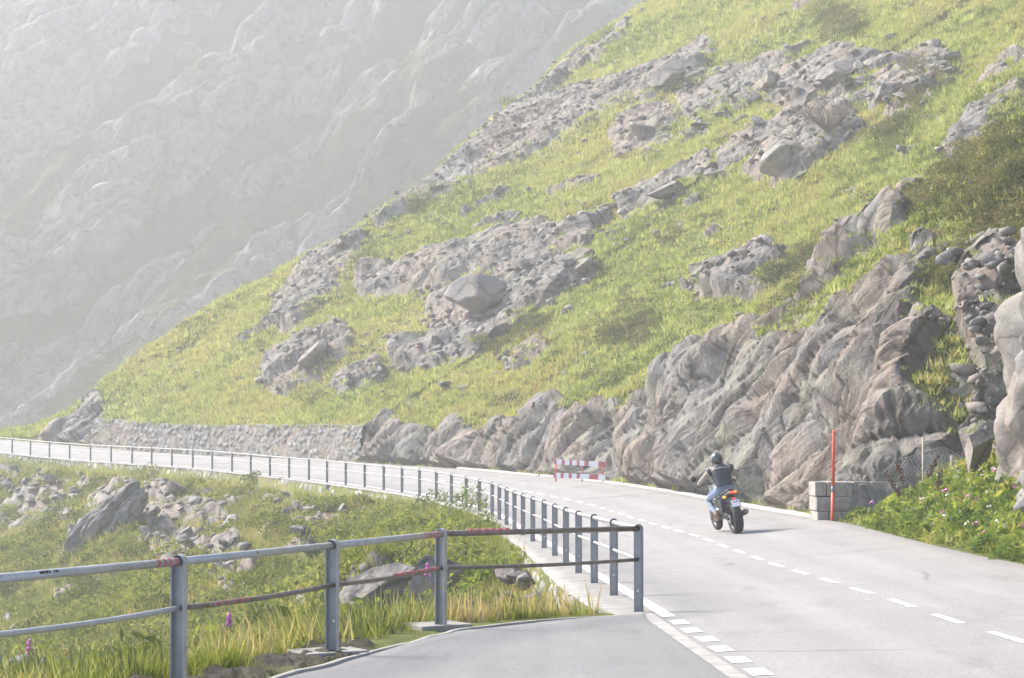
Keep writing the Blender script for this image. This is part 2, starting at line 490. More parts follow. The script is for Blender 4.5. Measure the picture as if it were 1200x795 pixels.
# pale joint strip between lay-by and road, and concrete edging along the fence side of the lay-by
s_j = np.linspace(s_of_d(-10), s_of_d(23.0), 80)
strip('road_edge_strip', s_j, [np.full(80, -.02), np.full(80, .12)], .008, plain('joint_concrete', (.29, .275, .25), .85, var=.3, vscale=4, bd=.004))
def ribbon(name, P2, w, z_fn, h, mat, jag=0.0):
    """low box-section edging along a plan polyline"""
    t = np.linspace(0, 1, 160)
    seg = np.concatenate([[0], np.cumsum(np.linalg.norm(np.diff(P2, axis=0), axis=1))]); seg /= seg[-1]
    x = np.interp(t, seg, P2[:, 0]); y = np.interp(t, seg, P2[:, 1])
    T = np.gradient(np.stack([x, y], 1), axis=0); T /= np.linalg.norm(T, axis=1)[:, None]
    Nn = np.stack([-T[:, 1], T[:, 0]], 1)
    j = jag * vnoise(np.stack([x * 3, y * 3, x * 0], 1), 5)
    z = z_fn(y)
    rows = []
    for o, dz in ((0, -.1), (0, h), (w, h), (w, -.3)):
        rows.append(np.stack([x + Nn[:, 0] * (o + j), y + Nn[:, 1] * (o + j), z + dz], 1))
    V = np.stack(rows, 1).reshape(-1, 3)
    return link(name, arr_mesh(name, V, grid_faces(160, 4)), mat)
ribbon('layby_edging', EDGE, .07, z_left, .012, M_CONC, .03)['kind'] = 'structure'

# ------------------------------------------------------------------ hillside (swept along the road's right edge)
s_end = s_of_d(141.0)
_s, _list = s_of_d(14.0), []
S_EXT = SMAX + 70
while _s < S_EXT:
    _list.append(_s)
    d = float(lin(LP[:, 1], min(_s, SMAX - 1)))
    _s += max(.05, .0019 * max(d, 20))
SS = np.array(_list)
v1 = np.concatenate([np.arange(0, 9, .085), np.arange(9, 40, .15), np.arange(40, 70, .24), np.arange(70, 150, .45)])
NU, NV = len(SS), len(v1)
sc = np.minimum(SS, SMAX - 1)
base = on_road(sc, road_w(lin(LP[:, 1], sc)))
nx = lin(LN[:, 0], sc); ny = lin(LN[:, 1], sc)
k = 121; w = np.hanning(k); w /= w.sum()
pad = lambda a: np.concatenate([np.full(k // 2, a[0]), a, np.full(k // 2, a[-1])])
nx, ny = np.convolve(pad(nx), w, 'valid'), np.convolve(pad(ny), w, 'valid')
q = np.hypot(nx, ny); nx /= q; ny /= q
over = SS - sc
base[:, 0] += -ny * over * 1.0; base[:, 1] += nx * over
Hc = np.interp(base[:, 1], [14, 38, 42, 43.8, 46.5, 52, 58, 63, 67, 72, 80, 88, 94, 100], [0, 0, .1, .8, 4.6, 6.4, 8.2, 7.4, 5.0, 3.3, 2.6, 2.3, 2.0, 1.6])
hn = fbm(np.stack([SS * .35, SS * 0, SS * 0], 1), 4, 31)
bpx = 600 + FPX * base[:, 0] / base[:, 1]
wall_zone = smooth01(-bpx, -418, -408) * (1 - smooth01(-bpx, -108, -98)) * (base[:, 1] > 70)
Hc = np.where((bpx < 418) & (base[:, 1] > 70), np.interp(-bpx, [-418, -408, -108, -90, -62, -48, -30, 60], [2.1, 1.75, 1.75, 2.9, 2.7, 1.2, .3, .1]), Hc)
Hc = Hc * (1 + .38 * hn * (1 - wall_zone))
cut_ang = np.interp(base[:, 1], [14, 40, 45, 60, 70, 90, 97, 150], [35, 40, 60, 60, 62, 62, 64, 60])
cut_ang = cut_ang + (84 - cut_ang) * wall_zone
ca = np.radians(cut_ang)
cutL = Hc / np.sin(ca)
slope_s = np.interp(base[:, 1], [14, 30, 45, 60, 90, 150], [36.5, 35.5, 34, 33, 33.5, 34])
verge = (.45 + 1.15 * smooth01(base[:, 1], 40.8, 42.2) * (1 - smooth01(base[:, 1], 44.0, 45.2)))[:, None]
VV = v1[None, :]
sa = np.radians(slope_s)[:, None]
t1 = np.clip(VV - verge, 0, cutL[:, None])
t2 = np.clip(VV - verge - cutL[:, None], 0, None)
hor = np.minimum(VV, verge) + t1 * np.cos(ca)[:, None] + t2 * np.cos(sa)
ver = t1 * np.sin(ca)[:, None] + t2 * np.sin(sa)
PX = base[:, 0, None] + nx[:, None] * hor
PY = base[:, 1, None] + ny[:, None] * hor
fall = np.clip(SS - s_end, 0, None)
PZ = base[:, 2, None] - .02 + ver - (fall[:, None] * .25 + .012 * fall[:, None] ** 2) * smooth01(VV, .3, 8)
P0 = np.stack([PX, PY, PZ], -1).reshape(-1, 3)
# normals of the base surface
def grid_normals(P, nu, nv):
    G = P.reshape(nu, nv, 3)
    n = np.cross(np.gradient(G, axis=0), np.gradient(G, axis=1))
    n /= np.linalg.norm(n, axis=-1)[..., None] + 1e-9
    if n[nu // 2, nv // 2, 2] < 0: n = -n
    return n.reshape(-1, 3)
N0 = grid_normals(P0, NU, NV)
px, py, dep = project(P0)
sU = np.repeat(SS, NV); vU = np.tile(v1, NU)
t2f = np.broadcast_to(t2, (NU, NV)).reshape(-1); t1f = np.broadcast_to(t1, (NU, NV)).reshape(-1)
cutF = np.repeat(cutL, NV)
wz = np.repeat(wall_zone, NV)

def stroke(px, py, pts, rad, soft=.5):
    """1 inside a brush stroke drawn through photo pixels, falling to 0 at its rim"""
    best = np.full(len(px), 1e9, np.float32)
    r = rad if isinstance(rad, (list, tuple)) else [rad] * len(pts)
    for (a, b), (c, d), r0, r1 in zip(pts[:-1], pts[1:], r[:-1], r[1:]):
        dx, dy = c - a, d - b
        t = np.clip(((px - a) * dx + (py - b) * dy) / (dx * dx + dy * dy + 1e-6), 0, 1)
        q = np.hypot(px - a - t * dx, py - b - t * dy) / (r0 + (r1 - r0) * t)
        best = np.minimum(best, q)
    return 1 - smooth01(best, 1 - soft, 1 + soft)

# where bare rock shows on the hillside
CRAGS = [([(455, 262), (500, 222), (560, 190), (620, 160), (690, 128), (745, 105)], [16, 24, 34, 36, 32, 22]),
         ([(760, 105), (800, 85), (830, 60)], [22, 22, 14]),
         ([(425, 292), (385, 330), (345, 372)], [14, 26, 20]),
         ([(330, 440), (370, 415), (400, 400)], [18, 20, 16]),
         ([(435, 335), (500, 325), (560, 315), (640, 290), (690, 275)], [16, 20, 20, 18, 12]),
         ([(530, 370), (585, 355), (640, 335), (690, 318)], [26, 30, 22, 14]),
         ([(470, 415), (520, 405), (585, 385)], [14, 18, 14]),
         ([(400, 450), (440, 432)], [12, 14]),
         ([(735, 175), (765, 155), (790, 140)], [14, 22, 14]),
         ([(740, 245), (790, 225), (830, 200)], [12, 16, 14]),
         ([(870, 205), (910, 190), (955, 178)], [18, 30, 24]),
         ([(815, 125), (870, 100), (920, 85)], [20, 28, 20]),
         ([(930, 110), (1000, 95), (1060, 110), (1110, 90)], [22, 34, 34, 22]),
         ([(1000, 155), (960, 170)], [20, 16]),
         ([(990, 305), (1050, 272), (1100, 245)], [8, 12, 8]),
         ([(1125, 185), (1150, 150), (1195, 110)], [10, 14, 16]),
         ([(830, 330), (880, 318), (905, 305)], [14, 22, 16]),
         ([(640, 35), (700, 60)], [12, 14]), ([(440, 262), (500, 220), (560, 168), (620, 118), (690, 60), (735, 35)], [7, 10, 12, 13, 12, 9])]
crag = np.zeros(len(P0), np.float32)
for pts, r in CRAGS:
    crag = np.maximum(crag, stroke(px, py, pts, r, .55))
crag *= smooth01(t2f, 1.0, 4.0)
# grass tongues and ledges inside the roadside cut
TONGUE = [([(915, 395), (960, 368), (1010, 320), (1060, 290)], [10, 18, 22, 20]), ([(870, 350), (930, 335)], [6, 6])]
tong = np.zeros(len(P0), np.float32)
for pts, r in TONGUE: tong = np.maximum(tong, stroke(px, py, pts, r, .6))
in_cut = (1 - smooth01(t2f, -.2, 1.2)) * smooth01(vU, .3, .8) * smooth01(np.repeat(Hc, NV), .5, 1.4)
nm = fbm(P0 * .16, 5, 3)
rock = np.clip(np.maximum(in_cut * 1.15 - .9 * tong, crag * 1.05 + .25 * nm * (crag > .02)), 0, 1.2)
rock = np.where(wz > .5, np.where(t2f <= 0.01, .9, np.where(t2f < 2.5, 0, rock)), rock)
stray = smooth01(fbm(P0 * np.array([.22, .22, .4]) + 9, 5, 77), .30, .48) * smooth01(t2f, 2, 6) * (base[:, 1].repeat(NV) < 140)
rock = np.maximum(rock, stray * .8)
scree_g = stroke(px, py, [(1195, 330), (1160, 370), (1180, 430), (1150, 520)], [26, 34, 30, 22], .5)
rock = np.maximum(rock, scree_g * .85)

# relief
a60 = R(58)
E1 = -math.cos(a60) * sU + math.sin(a60) * vU          # along the foliation (up and towards the viewer)
E2 = math.sin(a60) * sU + math.cos(a60) * vU
Q = np.stack([E1, E2, (P0 * N0).sum(1) * .0], 1)
def blk(sx, sy, seed, **k):
    return blocks(np.stack([E1 / sx, E2 / sy, np.zeros_like(E1)], 1).astype(np.float32), seed, **k)
wb_ = fbm(np.stack([E1 * .25, E2 * .25, E1 * 0], 1), 3, 9)
wb2 = fbm(np.stack([E1 * .8, E2 * .8, E1 * 0], 1), 3, 10)
b1, j1 = slabs(E1 / 9.5 + .05 * wb_, E2 / 2.9 + .10 * wb_, 1, 6)
b2, j2 = slabs(E1 / 3.8 + .04 * wb2, E2 / 1.15 + .08 * wb2, 2, 5)
b3, j3 = slabs(E1 / 1.0, E2 / .40 + .05 * wb2, 3, 5)
b4, j4 = slabs(E1 / 1.9 + 3.3, E2 / 3.6 + 1.7, 4, 5)          # cross joints break the slabs across
fine = fbm(P0 * 2.2, 4, 8, .55)
joint = np.clip(1 - np.minimum(np.minimum(j1 / .05, j2 / .075), j4 / .05), 0, 1)
bedrock = .62 * b1 + .38 * b2
rock = np.where((in_cut < .5) & (wz < .5) & (scree_g < .3), rock * smooth01(bedrock + .12 * fbm(P0 * .5, 3, 19), np.quantile(bedrock, .22), np.quantile(bedrock, .42)), rock)
rk = smooth01(rock, .25, .75)
cutw = np.clip(in_cut + .35 * scree_g, 0, 1)
amp = rk * (.62 + .50 * cutw) * (1 - .97 * wz * (t2f < .4))
und = 1.25 * fbm(P0 * .055, 3, 40) + .5 * fbm(P0 * .17, 4, 41) + .22 * fbm(P0 * .55, 4, 42)
hum = .10 * np.abs(fbm(P0 * 1.3, 4, 43)) + .05 * fbm(P0 * 3.1, 2, 44)
near0 = smooth01(vU, .2, 3.0)
disp = und * near0 * (1 - .75 * wz * (1 - smooth01(t2f, 0, 6))) * smooth01(t2f, -1, 5) + hum * (1 - rk) * near0
disp += amp * (b1 * (1.6 - .3 * cutw) + b2 * (.55 - .15 * cutw) + b3 * (.2 - .09 * cutw) + b4 * .20 + fine * .02 - .74 - .10 * joint) + .35 * crag + rk * .10 + .5 * stroke(px, py, [(430, 275), (500, 222), (560, 175), (640, 105), (735, 35)], 24, .9) * (t2f > 3)
# big smooth bulge of the rock mass behind the low masonry wall, hollow beside it
disp += .25 * stroke(px, py, [(1010, 560), (1060, 480), (1090, 430)], [40, 60, 55], .8) * in_cut
disp += .9 * stroke(px, py, [(760, 520), (820, 420), (880, 350)], [34, 40, 40], .8) * in_cut
disp -= .7 * stroke(px, py, [(700, 540), (712, 500)], [22, 18], .8) * in_cut
HP = P0 + N0 * (disp * smooth01(vU, .05, .6))[:, None]
HP[:, 2] += (.02 * fbm(P0 * 4, 2, 50)) * (1 - rk)
M_HILL = ground_material('hillside_ground', 1.0, (1, 1, 1), (0, R(30), 0), .45, .55, .10, .12, fol=(.22, 1.5))
# the spur's crest line: ground beyond it falls away instead of rising further
CREST = np.array([(-200, 600), (0, 500), (67, 466), (200, 389), (300, 333), (400, 282), (423, 266), (500, 211), (600, 124), (650, 82), (693, 46), (733, 21), (780, -12), (850, -90), (1300, -900)])
_qx, _qy, _qd = project(HP)
_cy = np.interp(_qx, CREST[:, 0], CREST[:, 1]) + 5 * fbm(np.stack([_qx * .035, _qx * 0, _qx * 0], 1), 4, 808) - 4 * crag
_ex = np.clip(_cy - _qy, 0, None) * (_qd > 100)
HP[:, 2] -= _ex / FPX * _qd * (1.0 + .25 * np.clip(_ex / 30, 0, 1))
_hn = grid_normals(HP, NU, NV)
rock = np.maximum(rock, .95 * smooth01(-_hn[:, 2], -.62, -.45) * (vU > .4))
hill = link('hillside_terrain', arr_mesh('hillside', HP, grid_faces(NU, NV), {'rock': rock, 'joint': joint * rk, 'fol_along': E1, 'fol_across': E2}), M_HILL)
hill['kind'] = 'structure'
HILL_N = _hn
hill.data.polygons.foreach_set('use_smooth', np.zeros(len(hill.data.polygons), dtype=bool))

# ------------------------------------------------------------------ valley slope left of the road
az = np.linspace(-520, 1500, 860)
dd = np.concatenate([np.exp(np.linspace(math.log(8), math.log(165), 560)), np.linspace(168, 900, 60)])
AX, DD = np.meshgrid((az - 600) / FPX, dd, indexing='ij')
VX, VY = AX * DD, DD
FB = np.concatenate([np.stack([[-8.6 - 4], [-9]], 1), FENCE[:-1], LP[(LP[:, 1] > 23.2)][::6, :2]])
FB = np.concatenate([FB, [FB[-1] + (FB[-1] - FB[-8]) * 6]])
FZ = np.where(np.arange(len(FB)) < 8, z_left(FB[:, 1]), np.interp(FB[:, 1], LP[:, 1], LP[:, 2]))
def dist_poly(x, y):
    best = np.full(x.shape, 1e9); bz = np.zeros(x.shape); sg = np.zeros(x.shape); bt = np.zeros(x.shape)
    for i in range(len(FB) - 1):
        ax, ay = FB[i]; bx, by = FB[i + 1]
        dx, dy = bx - ax, by - ay
        l2 = dx * dx + dy * dy
        t = np.clip(((x - ax) * dx + (y - ay) * dy) / l2, 0, 1)
        q = np.hypot(x - ax - t * dx, y - ay - t * dy)
        m = q < best
        best = np.where(m, q, best)
        bz = np.where(m, FZ[i] + (FZ[i + 1] - FZ[i]) * t, bz)
        sg = np.where(m, np.sign(dx * (y - ay) - dy * (x - ax)), sg)
        bt = np.where(m, i + t, bt)
    return best, bz, sg, bt
vx, vy = VX.ravel(), VY.ravel()
dist, bz, sg, bt = dist_poly(vx, vy)
sd = dist * sg                                               # positive = valley side
is_fence = bt < 8
wall_h = np.interp(vy, [23, 25, 28, 36, 42, 50, 58, 75, 90, 140], [.2, .6, .9, .85, .4, .25, .22, .45, .7, .7]) * np.where(is_fence, 0, 1)
e0 = np.where(is_fence, .42, .62)
t = np.clip(sd - e0, 0, None)
drop = np.where(is_fence, .50 * np.minimum(t, 4) + .34 * np.clip(t - 4, 0, None), .40 * np.minimum(t, 7) + .30 * np.clip(t - 7, 0, 60) + .2 * np.clip(t - 67, 0, None))
drop = drop + wall_h * smooth01(sd, np.interp(vy, [22.7, 24, 28, 40, 70, 140], [.18, .38, .46, .38, .34, .32]), np.interp(vy, [22.7, 24, 28, 40, 70, 140], [.30, .5, .6, .5, .46, .46]))
vz = np.where(sd > 0, bz - drop - .02, bz - 1.0 * smooth01(-sd, -.01, .3) - .05)
vz = np.where((sd <= 0) & is_fence & (vy < 24), bz - .035 - .6 * smooth01(-sd, .25, .6), vz)
vz = np.maximum(vz, -48 + 4 * fbm(np.stack([vx * .01, vy * .01, vx * 0], 1), 3, 3))
VP = np.stack([vx, vy, vz], 1)
vpx, vpy, vdep = project(VP)
val = smooth01(sd, .3, 2.5)
und = 1.5 * fbm(VP * np.array([.09, .09, .0]), 4, 60) + .5 * fbm(VP * np.array([.35, .35, 0]), 4, 61)
VP[:, 2] += und * val * smooth01(sd, .5, 6)
# grassy mound against the railing, and the rib running down from the road further on
def gauss(x, y, cx, cy, rx, ry, ang=0):
    c, s = math.cos(ang), math.sin(ang)
    u, v = (x - cx) * c + (y - cy) * s, -(x - cx) * s + (y - cy) * c
    return np.exp(-(u / rx) ** 2 - (v / ry) ** 2)
VP[:, 2] += val * (0.35 * gauss(vx, vy, -2.6, 52, 2.4, 9, .08) + 1.6 * gauss(vx, vy, -19, 96, 3.0, 11, .35) + .9 * gauss(vx, vy, -9, 62, 3, 7, .2))
vpx, vpy, vdep = project(VP)
VROCK = [([(20, 570), (60, 590), (90, 560)], [34, 34, 22]), ([(0, 600), (40, 612)], [30, 20]), ([(190, 590), (230, 610), (260, 650), (200, 640)], [30, 36, 30, 24]), ([(285, 560), (330, 580)], [20, 16]),
         ([(375, 600), (350, 640)], [24, 22]), ([(405, 590), (440, 600)], [14, 14]), ([(120, 600), (150, 570)], [20, 16]), ([(590, 690), (640, 700)], [16, 12]), ([(260, 690), (300, 680)], [16, 12])]
vr = np.zeros(len(VP), np.float32)
for pts, r in VROCK: vr = np.maximum(vr, stroke(vpx, vpy, pts, r, .6))
vr *= smooth01(fbm(VP * .7, 4, 92), -.35, .0)
vr = np.maximum(vr, smooth01(fbm(VP * .25, 5, 90), .22, .42) * .8) * smooth01(sd, .6, 1.2)
vr = np.clip(vr + .2 * fbm(VP * .5, 4, 91) * (vr > .02), 0, 1.1)
soil = (is_fence & (sd > -.2) & (sd < .9) & (vy < 19.6)).astype(np.float32) * smooth01(fbm(VP * 1.1, 4, 93), -.05, .25)
bb1, _ = slabs(VP[:, 0] / 2.3 + .2 * vr, VP[:, 1] / 2.9, 71, 6)
bb2, _ = slabs(VP[:, 0] / .8, VP[:, 1] / 1.0 + .2 * bb1, 72, 5)
vr = vr * smooth01(.6 * bb1 + .4 * bb2, np.quantile(.6 * bb1 + .4 * bb2, .25), np.quantile(.6 * bb1 + .4 * bb2, .45))
vrk = smooth01(vr, .25, .75)
hm = .09 * np.abs(fbm(VP * 1.6, 4, 95)) + .04 * fbm(VP * 4.5, 3, 96)
VP[:, 2] += (vrk * (bb1 * .9 + bb2 * .35 - .2) + hm * (1 - vrk)) * val + soil * (.05 + .09 * fbm(VP * 5, 4, 97))
M_VAL = ground_material('valley_ground', 1.3, (1, 1, 1), (0, R(20), 0), .45, .3, .12, .08, 1.4)
nt = M_VAL.node_tree
_P = nt.nodes['Principled BSDF']
_old = _P.inputs['Base Color'].links[0].from_socket
_soilc = ramp(nt, noise(nt, objvec(nt), 6, 7, .7), [(.35, (.022, .018, .014)), (.65, (.085, .068, .052))])
nt.links.new(mixc(nt, attr(nt, 'soil'), _old, _soilc), _P.inputs['Base Color'])
valley = link('valley_slope_ground', arr_mesh('valley', VP, grid_faces(len(az), len(dd))[:, ::-1], {'rock': vr, 'soil': soil}), M_VAL)
valley['kind'] = 'structure'
VAL_N = grid_normals(VP, len(az), len(dd))

# ------------------------------------------------------------------ the far mountain face
AXU = np.array([.997, -.08]); BKU = np.array([.08, .997])
cu = np.linspace(-180, 200, 760); cw = np.linspace(-10, 210, 460)
CU, CW = np.meshgrid(cu, cw, indexing='ij'); CU = CU.ravel(); CW = CW.ravel()
cang = R(50)
cb = np.array([-10., 290.])
base_c = cb[None] + AXU[None] * CU[:, None]
lean = CW * math.cos(cang)
CP = np.stack([base_c[:, 0] + BKU[0] * lean, base_c[:, 1] + BKU[1] * lean, -48 + CW * math.sin(cang)], 1)
CN = np.array([-BKU[0] * math.sin(cang), -BKU[1] * math.sin(cang), math.cos(cang)])
af = R(54)
F1c = math.cos(af) * CU + math.sin(af) * CW; F2c = -math.sin(af) * CU + math.cos(af) * CW
wv1 = fbm(np.stack([CU * .02, CW * .02, CU * 0], 1), 3, 121); wv2 = fbm(np.stack([CU * .08, CW * .08, CU * 0], 1), 3, 122)
c1, cj1 = slabs(F1c / 80 + .15 * wv1, F2c / 15 + .25 * wv1, 11, 6)
c2, cj2 = slabs(F1c / 27 + .06 * wv2, F2c / 6.0 + .12 * wv2, 12, 6)
c3, cj3 = slabs(F1c / 9 + .05 * wv2, F2c / 2.3 + .1 * wv2, 13, 5)
c4, cj4 = slabs(F1c / 3, F2c / 1.35, 14, 5)
cf = fbm(np.stack([F1c * .10, F2c * .45, CU * 0], 1), 5, 21, .6)
gul = fbm(np.stack([F1c * .010, F2c * .035, CU * 0], 1), 4, 22)
cjoint = np.clip(1 - np.minimum(np.minimum(cj1 / .05, cj2 / .08), cj3 / .12), 0, 1)
c5, cj5 = slabs(F1c / 14 + 3.3, F2c / 22 + 1.7, 15, 5)
cd = 12 * c1 + 3.5 * c5 + 6.5 * c2 + 2.4 * c3 + .6 * c4 - .4 * cjoint + .6 * cf + 7 * gul
CPd = CP + CN[None] * cd[:, None]
nrm = grid_normals(CPd, len(cu), len(cw))
low = (c1 - .5) * 9 + 7 * gul
cpx, cpy, _ = project(CPd)
CGR = [([(-10, 390), (30, 385), (60, 380)], [16, 18, 10]), ([(20, 250), (40, 220), (70, 190), (100, 165)], [30, 28, 20, 10]), ([(150, 85), (190, 80), (230, 70)], [10, 14, 10]),
       ([(230, 230), (290, 160), (330, 140)], [12, 14, 10]), ([(180, 360), (250, 300), (290, 250), (300, 240)], [14, 22, 20, 12]), ([(420, 250), (480, 180), (540, 110)], [20, 36, 26]),
       ([(500, 90), (545, 60)], [16, 14]), ([(660, 60), (700, 20)], [16, 18]), ([(100, 440), (160, 410)], [12, 16]), ([(60, 480), (130, 440)], [12, 14]), ([(330, 60), (400, 40)], [8, 8])]
cg = np.zeros(len(CPd), np.float32)
for pts, r in CGR: cg = np.maximum(cg, stroke(cpx, cpy, pts, r, .7))
cbed = .5 * c1 + .35 * c2 + .15 * c3
cmet = cbed * .7 + .55 * fbm(np.stack([F1c * .024, F2c * .075, CU * 0], 1), 5, 24, .6)
grassy = np.maximum(smooth01(nrm[:, 2] + .25 * fbm(CP * .05, 4, 23), .86, .97), 1 - smooth01(cmet, np.quantile(cmet, .24), np.quantile(cmet, .36)))
crock = np.clip(1.05 - np.maximum(grassy * .85, cg * .9) + .12 * cf, 0, 1)
M_CLIFF = ground_material('mountain_rock', .22, (1, 1, 1), (0, R(-40), 0), .0, .2, .07, 2.0, .35, (1.25, .75), fol=(.05, .42))
mtn = link('mountain_terrain', arr_mesh('mountain', CPd, grid_faces(len(cu), len(cw)), {'rock': crock, 'joint': cjoint * 1.0, 'fol_along': F1c, 'fol_across': F2c}), M_CLIFF)
mtn['kind'] = 'structure'
# ------------------------------------------------------------------ mesh builder for made things
class MB:
    def __init__(s): s.bm = bmesh.new(); s.mi = 0
    def _set(s, geom):
        for f in geom: f.material_index = s.mi
    def box(s, c, size, rot=(0, 0, 0), bevel=.0, taper=None):
        r = bmesh.ops.create_cube(s.bm, size=1.0)
        vs = r['verts']
        M = Matrix.Translation(c) @ Euler(rot).to_matrix().to_4x4() @ Matrix.Diagonal((*size, 1))
        if taper:
            for v in vs:
                if v.co.z > 0: v.co.x *= taper[0]; v.co.y *= taper[1]
        bmesh.ops.transform(s.bm, matrix=M, verts=vs)
        fs = {f for v in vs for f in v.link_faces}
        s._set(fs)
        if bevel:
            es = {e for v in vs for e in v.link_edges}
            g = bmesh.ops.bevel(s.bm, geom=list(es), offset=bevel, segments=2, affect='EDGES', profile=.6)
            s._set(g['faces'])
        return s
    def tube(s, pts, r, n=10, cap=True, flat=1.0):
        pts = [Vector(p) for p in pts]
        rs = r if isinstance(r, (list, tuple)) else [r] * len(pts)
        rings = []
        up = None
        for i, p in enumerate(pts):
            t = (pts[min(i + 1, len(pts) - 1)] - pts[max(i - 1, 0)]).normalized()
            if up is None: up = Vector((0, 0, 1)) if abs(t.z) < .9 else Vector((1, 0, 0))
            a = t.cross(up).normalized(); b = a.cross(t).normalized(); up = b
            rings.append([s.bm.verts.new(p + (a * math.cos(2 * math.pi * k / n) + b * flat * math.sin(2 * math.pi * k / n)) * rs[i]) for k in range(n)])
        for A, B in zip(rings[:-1], rings[1:]):
            for k in range(n):
                f = s.bm.faces.new((A[k], A[(k + 1) % n], B[(k + 1) % n], B[k])); f.material_index = s.mi; f.smooth = True
        if cap:
            for rg, fl in ((rings[0], True), (rings[-1], False)):
                f = s.bm.faces.new(rg[::-1] if not fl else rg); f.material_index = s.mi
        return s
    def lathe(s, c, axis, prof, n=28):
        """prof: list of (along axis, radius)"""
        q = Vector(axis).to_track_quat('Z', 'Y')
        rings = [[s.bm.verts.new(Vector(c) + q @ Vector((r * math.cos(2 * math.pi * k / n), r * math.sin(2 * math.pi * k / n), h))) for k in range(n)] for h, r in prof]
        for A, B in zip(rings[:-1], rings[1:]):
            for k in range(n):
                f = s.bm.faces.new((A[k], A[(k + 1) % n], B[(k + 1) % n], B[k])); f.material_index = s.mi; f.smooth = True
        return s
    def loft(s, rings, cap=True):
        """rings of equal length lists of points"""
        rv = [[s.bm.verts.new(p) for p in rg] for rg in rings]
        n = len(rv[0])
        for A, B in zip(rv[:-1], rv[1:]):
            for k in range(n):
                f = s.bm.faces.new((A[k], A[(k + 1) % n], B[(k + 1) % n], B[k])); f.material_index = s.mi; f.smooth = True
        if cap:
            for rg in (rv[0][::-1], rv[-1]):
                f = s.bm.faces.new(rg); f.material_index = s.mi
        return s
    def prism(s, outline, x0, x1):
        """outline in (y, z), extruded along x"""
        A = [s.bm.verts.new((x0, y, z)) for y, z in outline]; B = [s.bm.verts.new((x1, y, z)) for y, z in outline]
        n = len(A)
        for k in range(n):
            f = s.bm.faces.new((A[k], A[(k + 1) % n], B[(k + 1) % n], B[k])); f.material_index = s.mi
        for rg in (A[::-1], B):
            f = s.bm.faces.new(rg); f.material_index = s.mi
        return s
    def build(s, name, mat, parent=None, subsurf=0, me_only=False):
        bmesh.ops.recalc_face_normals(s.bm, faces=s.bm.faces[:])
        me = bpy.data.meshes.new(name)
        s.bm.to_mesh(me); s.bm.free()
        if me_only:
            for m in (mat if isinstance(mat, (list, tuple)) else [mat]): me.materials.append(m)
            return me
        o = link(name, me, mat, parent)
        if subsurf:
            md = o.modifiers.new('subsurf', 'SUBSURF'); md.levels = md.render_levels = subsurf
        return o

# ------------------------------------------------------------------ railings
def steel(name, col, rust=.0):
    m, nt, N, L, P = mat_new(name)
    v = objvec(nt)
    n = noise(nt, v, 5, 7, .7)
    c = ramp(nt, n, [(.3, tuple(x * .78 for x in col)), (.55, col), (.75, tuple(min(1, x * 1.2) for x in col))])
    r = ramp(nt, noise(nt, v, 9, 9, .75), [(.60 - rust, (0, 0, 0)), (.68 - rust * .6, (1, 1, 1))])
    L.new(mixc(nt, r, c, (.11, .065, .042)), P.inputs['Base Color'])
    P.inputs['Roughness'].default_value = .42
    P.inputs['Metallic'].default_value = .25
    return m
M_POST = steel('post_blue_grey_steel', (.32, .315, .318))
M_RAIL = steel('rail_grey_steel', (.37, .363, .36), .02)
M_RAILB = steel('rail_rusty_steel', (.16, .135, .118), .13)
M_RED = plain('red_tape', (.34, .10, .095), .6, var=.25, vscale=30)
M_DISC = plain('white_reflector', (.8, .8, .78), .3)
M_YEL = plain('yellow_sticker', (.55, .52, .10), .4)
M_INK = plain('black_ink', (.02, .02, .025), .5)
RT, RL = .945, .595          # heights of the two rails
def post_mesh():
    r, t, dep = .055, .008, .055
    arc = lambda q, n=14: [(-q, 0)] + [(-q * math.cos(math.pi * k / n), RT + q * math.sin(math.pi * k / n)) for k in range(n + 1)] + [(q, 0)]
    b = MB()
    b.prism(arc(r - t - .0005), -.004, .004)                              # web
    o, i = arc(r), arc(r - t)
    vo = [[b.bm.verts.new((x, y, z)) for y, z in o] for x in (-dep, .006)]
    vi = [[b.bm.verts.new((x, y, z)) for y, z in i] for x in (-dep, .006)]
    for k in range(len(o) - 1):
        for q in ((vo[0][k], vo[0][k + 1], vo[1][k + 1], vo[1][k]), (vi[0][k], vi[1][k], vi[1][k + 1], vi[0][k + 1]),
                  (vo[0][k], vi[0][k], vi[0][k + 1], vo[0][k + 1]), (vo[1][k], vo[1][k + 1], vi[1][k + 1], vi[1][k])):
            b.bm.faces.new(q)
    return b.build('post', M_POST, me_only=True)
ME_POST = post_mesh()
ME_DISC = MB().lathe((-.0045, 0, .26), (-1, 0, 0), [(0, .0), (.0, .014), (.004, .012), (.005, .0)], 12).build('reflector_disc', M_DISC, me_only=True)
def place_post(root, p, ang, disc=True, dmat=None):
    o = bpy.data.objects.new('post', ME_POST); COL.objects.link(o); o.parent = root
    o.location = p; o.rotation_euler = (0, random.uniform(-.008, .008), ang)
    if disc:
        d = bpy.data.objects.new('reflector', ME_DISC); COL.objects.link(d); d.parent = o
        d.location = (0, random.uniform(-.006, .006), random.uniform(-.02, .02))
        if dmat:
            d.data = ME_DISC.copy(); d.data.materials[0] = dmat; d.location.z += .12
    return o
